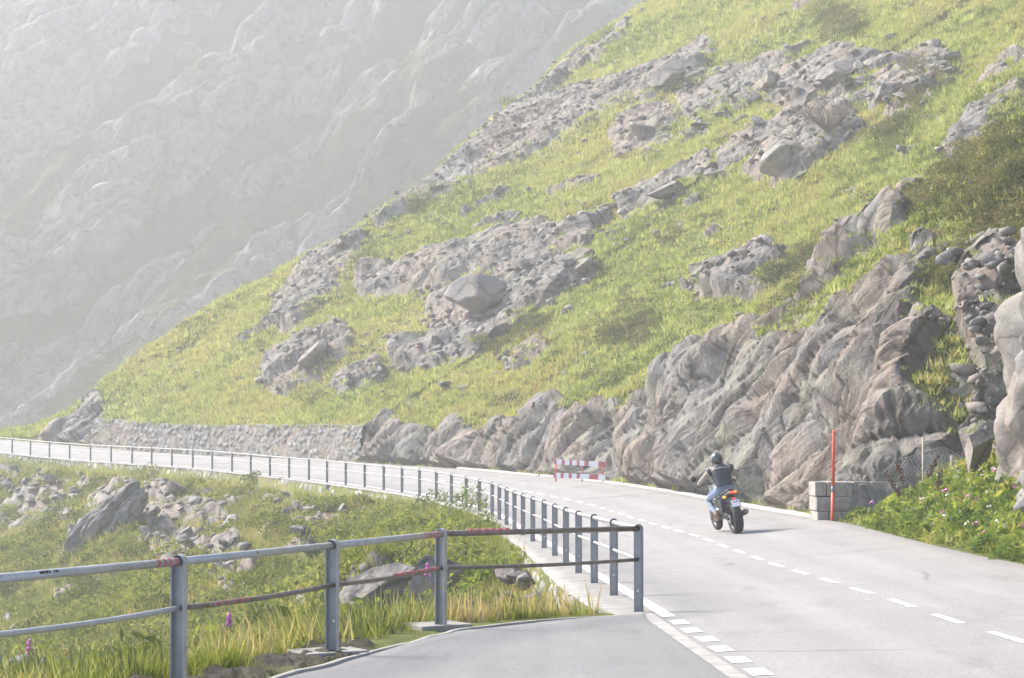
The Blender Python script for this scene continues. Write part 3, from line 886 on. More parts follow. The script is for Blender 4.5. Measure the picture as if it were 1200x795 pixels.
# long railing along the road
rail_root = tag(empty('railing'), 'long blue-grey steel railing following the left edge of the road round the bend', 'railing')
s0 = s_of_d(23.3)
s_posts = np.arange(s0, SMAX - 4, 3.09)
pp = on_road(s_posts, 0.0)
for i, (p, s) in enumerate(zip(pp, s_posts)):
    ang = math.atan2(float(lin(LT[:, 1], s)), float(lin(LT[:, 0], s)))
    place_post(rail_root, p, ang)
s_f = np.linspace(s0, s_posts[-1], 220)
for h, r, nm_ in ((RT, .03, 'top_rail'), (RL, .02, 'lower_rail')):
    P = on_road(s_f, 0.0, h)
    MB().tube(P.tolist(), r, 10).build(nm_, M_RAIL, rail_root)
# short railing round the lay-by
near_root = tag(empty('railing'), 'nearer railing with red tape marks and rusty lower rail around the lay-by', 'railing')
FN = [Vector((x, y, z_left(y))) for x, y in FENCE]
for i, p in enumerate(FN[:-1]):
    d = (FN[i + 1] - FN[max(0, i - 1)]) if i != 6 else (FN[7] - FN[5])
    place_post(near_root, p - Vector((0, 0, -.015 if i >= 5 else .0)), math.atan2(d.y, d.x), i >= 5, M_YEL if i == 6 else None).scale.z = 1.0
def fence_pt(i, t, h): return FN[i].lerp(FN[i + 1], t) + Vector((0, 0, h))
for i in range(len(FN) - 1):
    hs = -.0 if i < 5 else .015
    he = (0 if i == 6 else (-.0 if i + 1 < 5 else .015))
    a, b = FN[i], FN[i + 1]
    top_m = M_RAILB if i == 6 else M_RAIL
    up = lambda p, h: p + Vector((0, 0, h))
    sag = lambda k: Vector((0, 0, -.018 * math.sin(math.pi * k)))
    MB().tube([up(a, RT + hs), up(b, RT + he)], .031, 14).build('top_rail', top_m, near_root)
    low_m = M_RAILB if i >= 4 else M_RAIL
    MB().tube([up(a.lerp(b, k / 8), RL + hs + (he - hs) * k / 8) + sag(k / 8) for k in range(9)], .021, 12).build('lower_rail', low_m, near_root)
    # collar where the rails pass the post
    for hh, rr in ((RT + hs, .036), (RL + hs, .027)):
        dv = (b - a).normalized()
        MB().tube([up(a, hh) + dv * .01, up(a, hh) + dv * .06], rr, 12).build('rail_collar', M_RAILB if hh > .8 and i >= 5 else M_POST, near_root)
def tape(i, t0, t1, n, h, r, duty=.55):
    hs = -.0 if i < 5 else .015
    for k in range(n):
        ta = t0 + (t1 - t0) * k / n; tb = ta + (t1 - t0) / n * duty
        MB().tube([fence_pt(i, ta, h + hs), fence_pt(i, tb, h + hs)], r, 14).build('tape_mark', M_RED, near_root)
tape(3, .86, .985, 4, RT, .0322); tape(5, .80, .97, 6, RT + .0, .0322, .5); tape(6, .12, .33, 6, RT + .010, .0322)
tape(4, .18, .42, 6, RL - .008, .0222, .45); tape(5, .52, .97, 4, RL - .004, .0222, .7)
for k, (dx, w_, h_) in enumerate([(0, .02, .018), (.028, .014, .022), (.05, .02, .014), (.08, .016, .022), (.11, .012, .02), (.17, .006, .02), (.195, .016, .018), (.215, .006, .016)]):
    p = fence_pt(3, .30 + dx * .35, RT + .005); n_ = Vector((.9, -.3, .35)).normalized()
    MB().box(p + n_ * .0305, (w_ * 1.4, .003, h_), (0, random.uniform(-.3, .3), math.atan2(2.7, .92)), 0).build('scribble', M_INK, near_root)
for i in (5, 6):
    o = MB().box(FN[i] + Vector((-.06, .10, -.05)), (.60, .46, .16), (0, 0, .55), .012).build('footing_slab', M_CONC)
    tag(o, 'pale concrete footing slab under the %s post of the lay-by railing' % ('white-dotted' if i == 5 else 'yellow-dotted'), 'concrete slab', 'railing footings')

# ------------------------------------------------------------------ walls
def stone_wall(name, pts_fn, length, height, cell, mat, relief=.09, seed=5, res=.06, batter=.1, parent=None, kindh=None):
    """masonry face: rounded stones standing out of recessed joints"""
    nu, nv = int(length / res) + 1, int(height / res) + 3
    u = np.linspace(0, length, nu); v = np.linspace(0, 1, nv)
    U, Vv = np.meshgrid(u, v, indexing='ij'); U = U.ravel(); Vv = Vv.ravel()
    P, Nn = pts_fn(U, Vv)
    hz = P[:, 2] - P[:, 2].min()
    row = (P[:, 2] * 0 + Vv * height) / cell[1]
    pq = np.stack([U / cell[0] + .22 * fbm(np.stack([U * .8, row, U * 0], 1), 2, seed) + .5 * (np.floor(row) % 2), row + .10 * fbm(np.stack([U * .9, row, U * 0 + 5], 1), 2, seed + 1), U * 0], 1)
    f1, f2, H, D = worley(pq.astype(np.float32), seed, .55)
    e = f2 - f1
    st = smooth01(e, .03, .22)
    h = relief * (st - .7) + relief * .9 * (_r(H, 3) - .5) * st + .02 * fbm(P * 5, 3, seed + 2)
    P = P + Nn * h[:, None]
    return arr_mesh(name, P, grid_faces(nu, nv), {'cell': _r(H, 8), 'joint': 1 - st})
def masonry_material(name, lo, hi, joint, k=3.0):
    m, nt, N, L, P = mat_new(name)
    v = objvec(nt)
    c = ramp(nt, attr(nt, 'cell'), [(0, lo), (.5, tuple((a + b) / 2 for a, b in zip(lo, hi))), (.8, hi), (1, (hi[0] * 1.05, hi[1] * .96, hi[2] * .85))])
    s = ramp(nt, noise(nt, v, k, 8, .7), [(.3, (.65, .65, .65)), (.7, (1.25, 1.25, 1.22))])
    c = mixc(nt, 1, c, s, 'MULTIPLY')
    L.new(mixc(nt, math_(nt, 'MULTIPLY', attr(nt, 'joint'), .75), c, joint), P.inputs['Base Color'])
    P.inputs['Roughness'].default_value = .9
    P.inputs['Specular IOR Level'].default_value = .2
    L.new(bump(nt, noise(nt, v, k * 5, 6, .75), .6, .03), P.inputs['Normal'])
    return m
M_WALL = masonry_material('dry_stone', (.17, .168, .165), (.24, .236, .225), (.085, .082, .075))
M_RET = masonry_material('roadside_masonry', (.22, .21, .19), (.36, .34, .31), (.14, .13, .115))
# the long retaining wall at the foot of the far hillside
iw0, iw1 = int(np.argmax((bpx < 415) & (base[:, 1] > 70))), int(np.argmax((bpx < 101) & (base[:, 1] > 70)))
wb = base[iw0:iw1]; wn_ = np.stack([nx[iw0:iw1], ny[iw0:iw1]], 1)
wl = np.concatenate([[0], np.cumsum(np.linalg.norm(np.diff(wb[:, :2], axis=0), axis=1))])
def far_wall(U, Vv):
    g = lambda a: np.interp(U, wl, a)
    x, y, z = g(wb[:, 0]), g(wb[:, 1]), g(wb[:, 2]); a, b = g(wn_[:, 0]), g(wn_[:, 1])
    hh = 1.95 + .06 * np.sin(U * .21)
    off = .32 + .10 * np.minimum(Vv, .93) * hh + np.where(Vv > .95, .5, 0)
    P = np.stack([x + a * off, y + b * off, z - .1 + np.minimum(Vv, .95) / .95 * (hh + .1)], 1)
    return P, np.stack([-a, -b, a * 0 + .05], 1)
fw = link('retaining_wall', stone_wall('far_wall', far_wall, float(wl[-1]), 2.0, (.66, .31), M_WALL, .10, 5, .075), M_WALL)
tag(fw, 'long grey rubble-stone retaining wall below the grassy slope on the far bend', 'stone wall')
# coping the railing stands on, with rough masonry face falling to the valley side
ret_root = tag(empty('retaining_wall'), 'pale rough masonry wall carrying the long railing on the valley side of the road', 'retaining wall')
s_c = np.linspace(s_of_d(22.7), SMAX - 1.0, 520)
jx = .03 * fbm(np.stack([s_c * 1.5, s_c * 0, s_c * 0], 1), 3, 66)
wid = np.interp(lin(LP[:, 1], s_c), [22.7, 24, 28, 40, 70, 140], [.20, .42, .50, .42, .36, .34])
rows = [on_road(s_c, .11, .001), on_road(s_c, .02, .012), on_road(s_c, -.2, .0), on_road(s_c, -wid + jx + .02, -.008), on_road(s_c, -wid + jx, -.05)]
Vc = np.stack(rows, 1).reshape(-1, 3)
link('coping', arr_mesh('coping', Vc, grid_faces(520, 5)), M_CONC, ret_root)
sw0, sw1 = s_of_d(22.9), SMAX - 1.2
def ret_face(U, Vv):
    s = sw0 + U
    d = lin(LP[:, 1], s)
    wv = np.interp(d, [22.7, 24, 28, 40, 70, 140], [.20, .42, .50, .42, .36, .34])
    P = on_road(s, -wv + .02 - .16 * (1 - Vv))
    P[:, 2] += -.035 - (1 - Vv) * 1.45
    nxx, nyy = lin(LN[:, 0], s), lin(LN[:, 1], s)
    return P, np.stack([-nxx, -nyy, nxx * 0 + .1], 1)
link('wall_face', stone_wall('wall_face', ret_face, float(sw1 - sw0), 1.45, (.55, .34), M_RET, .07, 9, .075), M_RET, ret_root)
# low block wall beside the snow pole
M_BLOCK = plain('granite_blocks', (.30, .275, .24), .9, var=.35, vscale=5, bd=.02, spec=.2)
gw = MB()
rr_ = random.Random(5)
zc = -.12
for c_ in range(3):
    hgt = .315 if c_ else .36
    x = -.02 * c_
    first = True
    while x < 2.15:
        w_ = rr_.uniform(.30, .58) if not first else (.42 if c_ % 2 else .26)
        w_ = min(w_, 2.2 - x)
        gw.box((x + w_ / 2, .30 + rr_.uniform(-.02, .02), zc + hgt / 2), (w_ - .012, .6 + rr_.uniform(-.02, .02), hgt - .012), (rr_.uniform(-.015, .015), rr_.uniform(-.015, .015), rr_.uniform(-.03, .03)), .022)
        x += w_; first = False
    zc += hgt
bw = gw.build('block_wall', M_BLOCK)
bw.location = (6.52, 43.9, float(.05)); bw.rotation_euler = (0, 0, R(6))
tag(bw, 'low wall of three courses of grey granite blocks behind the red snow pole', 'stone wall')
# kerb along the foot of the rock
s_k = np.linspace(s_of_d(43.5), s_of_d(92), 300)
wk = road_w(lin(LP[:, 1], s_k)) + .02
kz = .05 + .015 * fbm(np.stack([s_k * 1.4, s_k * 0, s_k * 0], 1), 3, 12)
jj = .025 * fbm(np.stack([s_k * 1.1, s_k * 0 + 4, s_k * 0], 1), 3, 13)
rows = [on_road(s_k, wk + jj, -.03), on_road(s_k, wk + jj, kz), on_road(s_k, wk + jj + .20, kz), on_road(s_k, wk + jj + .22, -.1)]
kb = link('kerb', arr_mesh('kerb', np.stack(rows, 1).reshape(-1, 3), grid_faces(300, 4)[:, ::-1]), M_KERB)
kb['kind'] = 'structure'

# ------------------------------------------------------------------ snow pole
M_ORANGE = plain('orange_red_paint', (.62, .095, .045), .5, var=.18, vscale=10)
M_BAND = plain('grey_band', (.20, .20, .22), .5)
sp = MB()
sp.tube([(0, 0, -.2), (0, 0, .70)], [.036, .035], 14); sp.tube([(0, 0, .82), (0, 0, 1.98), (0, 0, 2.0)], [.035, .032, .02], 14)
pole = sp.build('snow_pole', M_ORANGE)
MB().tube([(0, 0, .70), (0, 0, .82)], .0365, 14).build('band', M_BAND, pole)
pole.location = (6.76, 43.35, .02); pole.rotation_euler = (R(1), R(1.2), 0)
tag(pole, 'tall orange-red snow marker pole at the right road edge in front of the block wall', 'snow pole')

# ------------------------------------------------------------------ striped barrier against the rock
M_WHITE = plain('white_board', (.80, .79, .77), .45, var=.06)
M_BRED = plain('red_board', (.48, .14, .14), .45, var=.15)
def board(name, parent, x0, x1, z, h, segs, tilt):
    b = MB()
    for a, c, col in segs:
        b.mi = col
        xa, xb = x0 + (x1 - x0) * a, x0 + (x1 - x0) * c
        b.box(((xa + xb) / 2, 0, z + tilt * ((xa + xb) / 2 - x0)), (xb - xa, .03, h), (0, -math.atan(tilt), 0))
    return b.build(name, [M_WHITE, M_BRED], parent)
def segs(l):
    out = []
    for (a, c), (b, _) in zip(l[:-1], l[1:]): out.append((a, b, c))
    return out
bar = tag(empty('road_barrier', (1.36, 66.0, .02), (0, 0, R(-4))), 'red and white striped two-board barrier standing against the rock face', 'barrier')
U1 = segs([(0, 1), (.04, 0), (.14, 1), (.20, 0), (.29, 1), (.34, 0), (.43, 1), (.48, 0), (.575, 1), (.655, 0), (.835, 1), (1.0, 0)])
U2 = segs([(0, 1), (.055, 0), (.14, 1), (.20, 0), (.295, 1), (.355, 0), (.45, 1), (.51, 0), (.69, 1), (.865, 0), (1.0, 0)])
board('barrier_board', bar, 0, 1.69, .95, .165, U1, -.055)
board('barrier_board', bar, -.03, 1.64, .52, .165, U2, -.05)
for x in (.05, .90, 1.55):
    MB().tube([(x, .045, .30), (x, .045, 1.0 - .055 * x + (.06 if x < 1 else 0))], .022, 8).build('post', M_BRED if x == .9 else M_ORANGE, bar)

# ------------------------------------------------------------------ wire fence on the bank
def hill_z(x, y):
    i = np.argmin((HP[:, 0] - x) ** 2 + (HP[:, 1] - y) ** 2)
    return float(HP[i, 2])
M_WOOD = plain('weathered_wood', (.33, .28, .23), .85, var=.3, vscale=12, bd=.01)
M_GALV = plain('galvanised_wire', (.30, .30, .30), .5, metal=.5)
wf = tag(empty('wire_fence'), 'sagging wire netting fence on two thin posts above the leafy bank', 'wire fence')
wx = [(8.45, 42.2), (9.2, 42.6)]
z1, z2 = hill_z(*wx[0]), hill_z(*wx[1])
MB().tube([(wx[0][0], wx[0][1], z1 - .3), (wx[0][0] + .01, wx[0][1], 1.88)], .024, 8).build('post', M_WOOD, wf)
MB().tube([(wx[1][0], wx[1][1], z2 - .3), (wx[1][0] - .05, wx[1][1], z2 + .1), (wx[1][0] - .06, wx[1][1], 1.5)], [.05, .048, .044], 8).build('post', M_WOOD, wf)
net = MB()
def netpt(u, v):       # u along 0..1, v up 0..1
    x = 7.7 + 2.2 * u; y = 42.45 + .5 * u + .1 * math.sin(u * 9)
    top = 1.62 - .28 * (2 * u - 1) ** 2 - .2 * max(0, .35 - u) * 3 + .05 * math.sin(u * 14)
    bot = .75 + .7 * u
    return Vector((x + .05 * math.sin(v * 5 + u * 7), y + .06 * math.sin(v * 4 + u * 11), bot + (top - bot) * v))
for k in range(30):
    for dgn in (1, -1):
        pts = []
        for j in range(9):
            u = k / 30 + dgn * (j / 8) * .16 + (.16 if dgn < 0 else 0) - .05
            if 0 <= u <= 1: pts.append(netpt(u, j / 8))
        if len(pts) > 1: net.tube(pts, .0055, 4, False)
net.tube([netpt(u / 12, 1) for u in range(13)], .008, 5, False)
net.build('netting', M_GALV, wf)
# ------------------------------------------------------------------ rocks
def rock_mesh(seed, subdiv=4, dims=(1, .8, .65), planes=13, rough=.05, strata=0.0):
    """boulder: a ball cut by random planes into broken faces, roughened"""
    rr = np.random.default_rng(seed)
    bm = bmesh.new(); bmesh.ops.create_icosphere(bm, subdivisions=subdiv, radius=1.0)
    V = np.array([v.co[:] for v in bm.verts]); F = np.array([[v.index for v in f.verts] for f in bm.faces]); bm.free()
    N_ = rr.normal(size=(planes, 3)); N_ /= np.linalg.norm(N_, axis=1)[:, None]
    D_ = rr.uniform(.36, .70, planes)
    for _ in range(2):
        for n_, d_ in zip(N_, D_):
            q = V @ n_ - d_
            V = V - np.clip(q, 0, None)[:, None] * n_
    V = V * np.array(dims)
    V = V + (rough * fbm(V * 3.0 + seed, 4, seed)[:, None] + .35 * rough * fbm(V * 11 + seed, 3, seed + 9)[:, None]) * V / (np.linalg.norm(V, axis=1)[:, None] + 1e-6)
    if strata: V[:, :2] *= (1 + strata * fbm(np.stack([V[:, 2] * 5 + V[:, 0] * 1.5, V[:, 0] * .5, V[:, 1] * .5], 1), 4, seed + 3))[:, None]
    return V, F
M_BOULD = rock_material('boulder_rock', 1.6, warm=.4, lichen=.3, bd=.05)
M_PALE = rock_material('pale_scree_rock', 2.0, warm=.3, lichen=.12, bd=.05)
TEMPL = []
for k in range(9):
    dm = [(1, .8, .62), (1, .62, .5), (1, .9, .75), (1.1, .7, .38), (.9, .8, .8), (1, .6, .7), (1.15, .6, .42), (1, .85, .5), (.85, .7, .62)][k]
    me = arr_mesh('boulder', *rock_mesh(100 + k, 4, dm))
    me.materials.append(M_BOULD if k % 3 else M_PALE)
    TEMPL.append(me)
hpx, hpy, hdep = project(HP)
def pix_index(px_, py_, dep_, n_, pos, camz=CAM_Z):
    view = np.stack([-pos[:, 0], -pos[:, 1], camz - pos[:, 2]], 1)
    return (n_ * view).sum(1) > 0
H_FRONT = pix_index(hpx, hpy, hdep, HILL_N, HP)
VPX, VPY, VDEP = project(VP)
def surf_at(x, y, hillside=True, tol=3.0):
    """the point of the slope that the photo shows at this pixel"""
    X, Y, D_, P_, N_ = (hpx, hpy, hdep, HP, HILL_N) if hillside else (VPX, VPY, VDEP, VP, VAL_N)
    m = np.where((np.abs(X - x) < tol) & (np.abs(Y - y) < tol))[0]
    if not len(m): return surf_at(x, y, hillside, tol * 2) if tol < 40 else (P_[0], N_[0])
    i = m[np.argmin(D_[m])]
    return P_[i], N_[i]
def put_rock(x, y, wpx, label, group=None, hillside=True, t=None, rot=None, sink=.25, zs=1.0, pos=None):
    p, n_ = surf_at(x, y, hillside) if pos is None else (np.array(pos), np.array((0, 0, 1.)))
    size = wpx / FPX * p[1] / 2
    k = t if t is not None else random.randrange(9)
    o = bpy.data.objects.new('boulder', TEMPL[k]); COL.objects.link(o)
    o.scale = (size, size, size * zs)
    o.rotation_euler = rot if rot else (random.uniform(-.35, .35), random.uniform(-.5, .1), random.uniform(0, 6.28))
    o.location = Vector(p) + Vector((0, 0, size * .5 * zs * (1 - 2 * sink)))
    tag(o, label, 'boulder', group)
    return o
BIG = [(918, 188, 100, 'largest pale angular boulder leaning out of the upper hillside grass', 1, (0, -.35, .2)),
       (945, 203, 26, 'small white wedge of rock just below the largest hillside boulder', 3, (0, -.5, .3)),
       (785, 226, 62, 'long tilted grey slab left of the largest hillside boulder', 6, (0, -.4, .1)),
       (720, 243, 42, 'flat pale boulder lying left of the long tilted slab', 3, (0, -.1, .2)),
       (560, 357, 88, 'broad reddish-grey block with a flat face in the middle of the slope', 2, (.2, -.1, .4)),
       (640, 345, 66, 'wide flat grey boulder right of the broad reddish block', 7, (.1, -.2, .3)),
       (537, 321, 46, 'rounded grey boulder above the broad reddish block', 4, None),
       (650, 326, 34, 'upright pale boulder on top of the wide flat one', 8, None),
       (682, 318, 34, 'leaning dark grey boulder beside the bright grass edge', 5, (0, -.6, .2)),
       (1040, 112, 62, 'blocky pale boulder in the scree below the hilltop', 0, (0, -.5, .2)),
       (985, 92, 58, 'large flat-faced boulder in the middle of the upper scree', 2, (0, -.2, .1)),
       (905, 95, 50, 'rounded-off pale boulder at the left end of the upper scree', 8, (0, -.4, .1)),
       (1045, 44, 26, 'lone round boulder perched above the upper scree', 4, None),
       (760, 156, 46, 'dark wedge of rock at the edge of the bright upper meadow', 5, None),
       (1090, 100, 40, 'pale boulder at the right end of the upper scree', 7, None),
       (365, 425, 56, 'grey outcrop boulder above the round bush on the left slope', 5, (0, -.7, .2)),
       (790, 92, 60, 'big shaded rock shoulder at the top of the slope', 2, (0, -.6, .4)),
       (1110, 288, 24, 'small pale boulder in the dark heath at the right', 4, None)]
for x, y, w_, lab, t_, rt in BIG: put_rock(x, y, w_, lab, t=t_, rot=rt, sink=.3)
def rock_field(pts, rad, n, smin, smax, label, group, hillside=True, pw=2.2):
    pts = np.array(pts, float)
    for _ in range(n):
        i = random.randrange(len(pts) - 1); q = random.random()
        c = pts[i] * (1 - q) + pts[i + 1] * q
        x, y = c[0] + random.gauss(0, rad), c[1] + random.gauss(0, rad * .55)
        sz = smin + (smax - smin) * random.random() ** pw
        put_rock(x, y, sz, label, group, hillside, sink=.2 if hillside else .36)
rock_field([(840, 150), (900, 105), (1000, 90), (1060, 105), (1130, 65)], 22, 62, 9, 40, 'grey angular boulder in the upper scree field on the hillside', 'boulders of the upper scree')
rock_field([(990, 140), (1010, 160), (1030, 150)], 12, 18, 7, 18, 'small grey block in the stone pile beside the bare twiggy shrub', 'blocks by the bare shrub')
rock_field([(790, 215), (830, 195), (860, 205)], 14, 16, 8, 26, 'grey stone between the largest boulder and the long tilted slab', 'stones by the long slab')
rock_field([(520, 395), (500, 420), (440, 445), (400, 455)], 14, 26, 8, 26, 'pale stone in the trail of rubble below the broad reddish block', 'stones of the lower rubble trail')
rock_field([(600, 330), (660, 300), (720, 270), (700, 290)], 13, 26, 9, 28, 'grey stone in the rocky terrace above the bright grass', 'stones of the middle terrace')
rock_field([(1100, 375), (1140, 360), (1170, 400), (1160, 450), (1150, 510)], 15, 60, 7, 26, 'white broken stone in the gully beside the right-hand rock', 'stones of the gully')
rock_field([(600, 420), (700, 400), (650, 470), (560, 470)], 30, 14, 5, 16, 'small pale stone lying in the brownish grass', 'stray stones in the grass')
# valley side
VB = [(62, 566, 22, 'dark squarish boulder in the scree under the far road', 2, None), (92, 578, 26, 'flat dark boulder right of the squarish one in the left scree', 3, None),
      (345, 603, 26, 'pale flat boulder at the top of the valley rubble', 7, None), (385, 596, 30, 'white angular boulder below the far railing', 1, None), (205, 575, 32, 'grey boulder right of the tall leaning slab', 5, (0, .5, .4)),
      (182, 605, 30, 'tilted flat slab at the head of the valley rubble', 6, (0, -.6, .3)), (265, 640, 22, 'small white boulder at the foot of the valley rubble', 8, None)]
for x, y, w_, lab, t_, rt in VB: put_rock(x, y, w_, lab, None, False, t_, rt, .15)
rock_field([(10, 565), (50, 580), (95, 565), (40, 605)], 20, 28, 8, 24, 'grey stone in the scree below the far road at the left', 'stones of the left scree', False)
rock_field([(190, 590), (230, 600), (255, 640), (210, 650), (180, 625)], 18, 36, 9, 30, 'pale broken rock in the rubble chute below the far railing', 'stones of the valley rubble', False)
rock_field([(395, 585), (365, 620), (345, 655)], 13, 20, 8, 26, 'pale rock in the narrow stone run below the railing', 'stones of the narrow run', False)
rock_field([(285, 570), (330, 575)], 14, 14, 6, 16, 'small stone among the grass under the middle of the far railing', 'stones under the railing', False)
# the tall leaning slab, the big boulder behind the fence, the outcrop at the right edge
def blocky_rock(name, seed, dims, loc, rot, label, cat, mat, amp=.3, su=1.1, sv=.7):
    V, F = rock_mesh(seed, 6, (1, 1, 1), 1, .02)
    V = V / (np.abs(V) ** 4).sum(1)[:, None] ** .25
    if name == 'rock_slab': V[:, :2] *= (1 - .38 * np.clip(V[:, 2:3], 0, 1))
    a = np.arctan2(V[:, 1], V[:, 0]) * 1.0
    q = V * np.array(dims)
    r_ = np.array(dims[:2]).mean()
    h1, _ = slabs(q[:, 2] / su + .3 * a, (q[:, 0] * 1.0 - q[:, 1] * .8) / sv, seed, 6)
    h2, _ = slabs(q[:, 2] / (su * .36), (q[:, 0] * 1.0 - q[:, 1] * .8) / (sv * .36) + a, seed + 1, 5)
    q = q + V / np.linalg.norm(V, axis=1)[:, None] * ((h1 - .5) * amp + (h2 - .5) * amp * .33 + .03 * fbm(q * 3, 4, seed))[:, None]
    o = link(name, arr_mesh(name, q, F), mat)
    o.location = loc; o.rotation_euler = rot
    return tag(o, label, cat)
def big_rock(name, seed, dims, loc, rot, label, cat, mat, planes=14, rough=.04, strata=.06, sub=6):
    V, F = rock_mesh(seed, sub, dims, planes, rough, strata)
    o = link(name, arr_mesh(name, V, F), mat)
    o.location = loc; o.rotation_euler = rot
    return tag(o, label, cat)
M_SLAB = rock_material('slab_rock', 1.2, (1, 1, .35), (0, R(30), 0), warm=.12, lichen=.12, bd=.06)
M_OUT = rock_material('outcrop_rock', 1.8, (1, 1, 1), warm=.3, lichen=.35, bd=.05)
p, _ = surf_at(118, 628, False)
blocky_rock('rock_slab', 211, (1.0, .8, 2.5), Vector(p) + Vector((.25, .3, .35)), (R(-14), R(38), R(8)), 'tall grey slab of rock leaning out of the grassy rib below the far road', 'rock', M_SLAB, .5, 2.0, .7)
p, _ = surf_at(96, 630, False)
big_rock('rock_slab', 214, (.7, .6, .95), Vector(p) + Vector((0, -.1, .25)), (R(-12), R(22), R(50)), 'smaller rounded rock at the lower left foot of the tall leaning slab', 'rock', M_SLAB, 12, .05, .08)
big_rock('boulder', 219, (.95, .9, 1.45), (-2.5, 36, -.95), (R(8), R(30), R(25)), 'big pinkish-grey boulder on the slope right behind the lay-by railing', 'boulder', M_OUT, 18, .05, .03)
big_rock('boulder', 223, (.6, .55, .8), (-1.5, 38.5, -.85), (R(4), R(28), R(65)), 'smaller pale boulder to the right of the big pinkish one behind the railing', 'boulder', M_OUT, 14, .05, .03, 5)
for i_, (dx_, dy_, dz_, s_) in enumerate([(.0, 36.0, -.62, .34), (.12, 35.0, -.62, .30), (.2, 33.4, -.62, .32), (-.12, 34.0, -.95, .36), (.16, 32.2, -.85, .30), (.36, 31.0, -.68, .24)]):
    o = bpy.data.objects.new('boulder', TEMPL[(4, 8, 2, 0, 7, 4)[i_]]); COL.objects.link(o)
    o.location = (dx_ - .0, dy_, dz_ + .18); o.scale = (s_, s_, s_ * .85); o.rotation_euler = (.2 * i_, .1, 1.1 * i_)
    tag(o, 'rounded grey stone piled at the foot of the pale masonry wall', 'boulder', 'stones at the wall foot')
blocky_rock('rock_outcrop', 233, (1.2, 1.9, 3.0), (9.8, 34.2, 2.7), (R(2), R(3), R(8)), 'tall rough rock outcrop cut off by the right edge of the picture', 'rock outcrop', M_OUT, .45, 1.4, .6)
blocky_rock('rock_outcrop', 235, (.5, .8, .7), (8.6, 31.6, .8), (R(3), R(-7), R(55)), 'lower knob of rock at the foot of the tall outcrop at the right edge', 'rock outcrop', M_OUT, .4, .8, .5)
big_rock('boulder', 241, (.36, .34, .5), (8.55, 37.5, 1.75), (0, R(25), R(20)), 'smooth pale boulder in the green bank left of the right-edge outcrop', 'boulder', M_PALE, 12, .03, .03, 5)

# loose small stones: nobody could count them
def merge_instances(name, templ, P, S, ROT, mat, tint=None, up=None):
    """copies of small template meshes written into one mesh; templ: list of (V, F)"""
    Vs, Fs, Ts, off = [], [], [], 0
    which = RNG.integers(0, len(templ), len(P))
    for k, (V, F) in enumerate(templ):
        ids = np.where(which == k)[0]
        if not len(ids): continue
        c, s = np.cos(ROT[ids]), np.sin(ROT[ids])
        X = V[None, :, 0] * c[:, None] - V[None, :, 1] * s[:, None]
        Y = V[None, :, 0] * s[:, None] + V[None, :, 1] * c[:, None]
        W = np.stack([X, Y, np.broadcast_to(V[None, :, 2], X.shape)], -1) * (S[ids, None, None] if S.ndim == 1 else S[ids][:, None, :])
        if up is not None:                                          # lean with the slope
            W = W + W[..., 2:3] * up[ids][:, None, :] * np.array([1, 1, 0])
        W = W + P[ids][:, None, :]
        Vs.append(W.reshape(-1, 3).astype(np.float32))
        Fs.append((F[None] + (np.arange(len(ids)) * len(V))[:, None, None] + off).reshape(-1, F.shape[1]))
        if tint is not None: Ts.append(np.repeat(tint[ids], len(V)))
        off += len(ids) * len(V)
    return link(name, arr_mesh(name, np.concatenate(Vs), np.concatenate(Fs), {'tint': np.concatenate(Ts)} if tint is not None else None), mat)
def pick(P_, wgt, n, jit):
    wgt = np.clip(wgt, 0, None).astype(np.float64); cdf = np.cumsum(wgt); cdf /= cdf[-1]
    i = np.minimum(np.searchsorted(cdf, RNG.random(n)), len(P_) - 1)
    return i, P_[i] + RNG.normal(size=(n, 3)) * np.array([1, 1, 0]) * jit
h_area = (np.gradient(SS)[:, None] * np.gradient(v1)[None, :]).reshape(-1)
v_area = (np.gradient(az / FPX)[:, None] * (np.gradient(dd) * dd)[None, :]).reshape(-1)
h_vis = H_FRONT * (hpx > -120) * (hpx < 1330) * (hpy > -90) * (sU < s_end + 14)
v_vis = (VPX > -160) * (VPX < 900) * (VDEP < 160) * (VPY < 900)
ST = [rock_mesh(300 + k, 1, (1, .8, .6), 7, .06) for k in range(8)]
rub_w = h_area * h_vis * np.clip(rock, 0, 1) * (1 - in_cut) * smooth01(t2f, 1, 3) * (.4 + 2.0 * scree_g)
i1, p1 = pick(HP, rub_w + h_area * h_vis * ((.05 * (t2f > 2) * (.2 + 1.6 * smooth01(fbm(P0 * .12, 3, 909), .0, .3))) + 1.2 * scree_g * (vU > 1.5)), 5200, .25)
v_w = v_area * v_vis * np.clip(vr, 0, 1) * (sd > .9)
i2, p2 = pick(VP, v_w, 900, .15)
PP = np.concatenate([p1, p2]); sz = (.08 + .42 * RNG.random(len(PP)) ** 3)
o = merge_instances('loose_stones', ST, PP, sz, RNG.random(len(PP)) * 6.28, M_PALE)
o['kind'] = 'stuff'

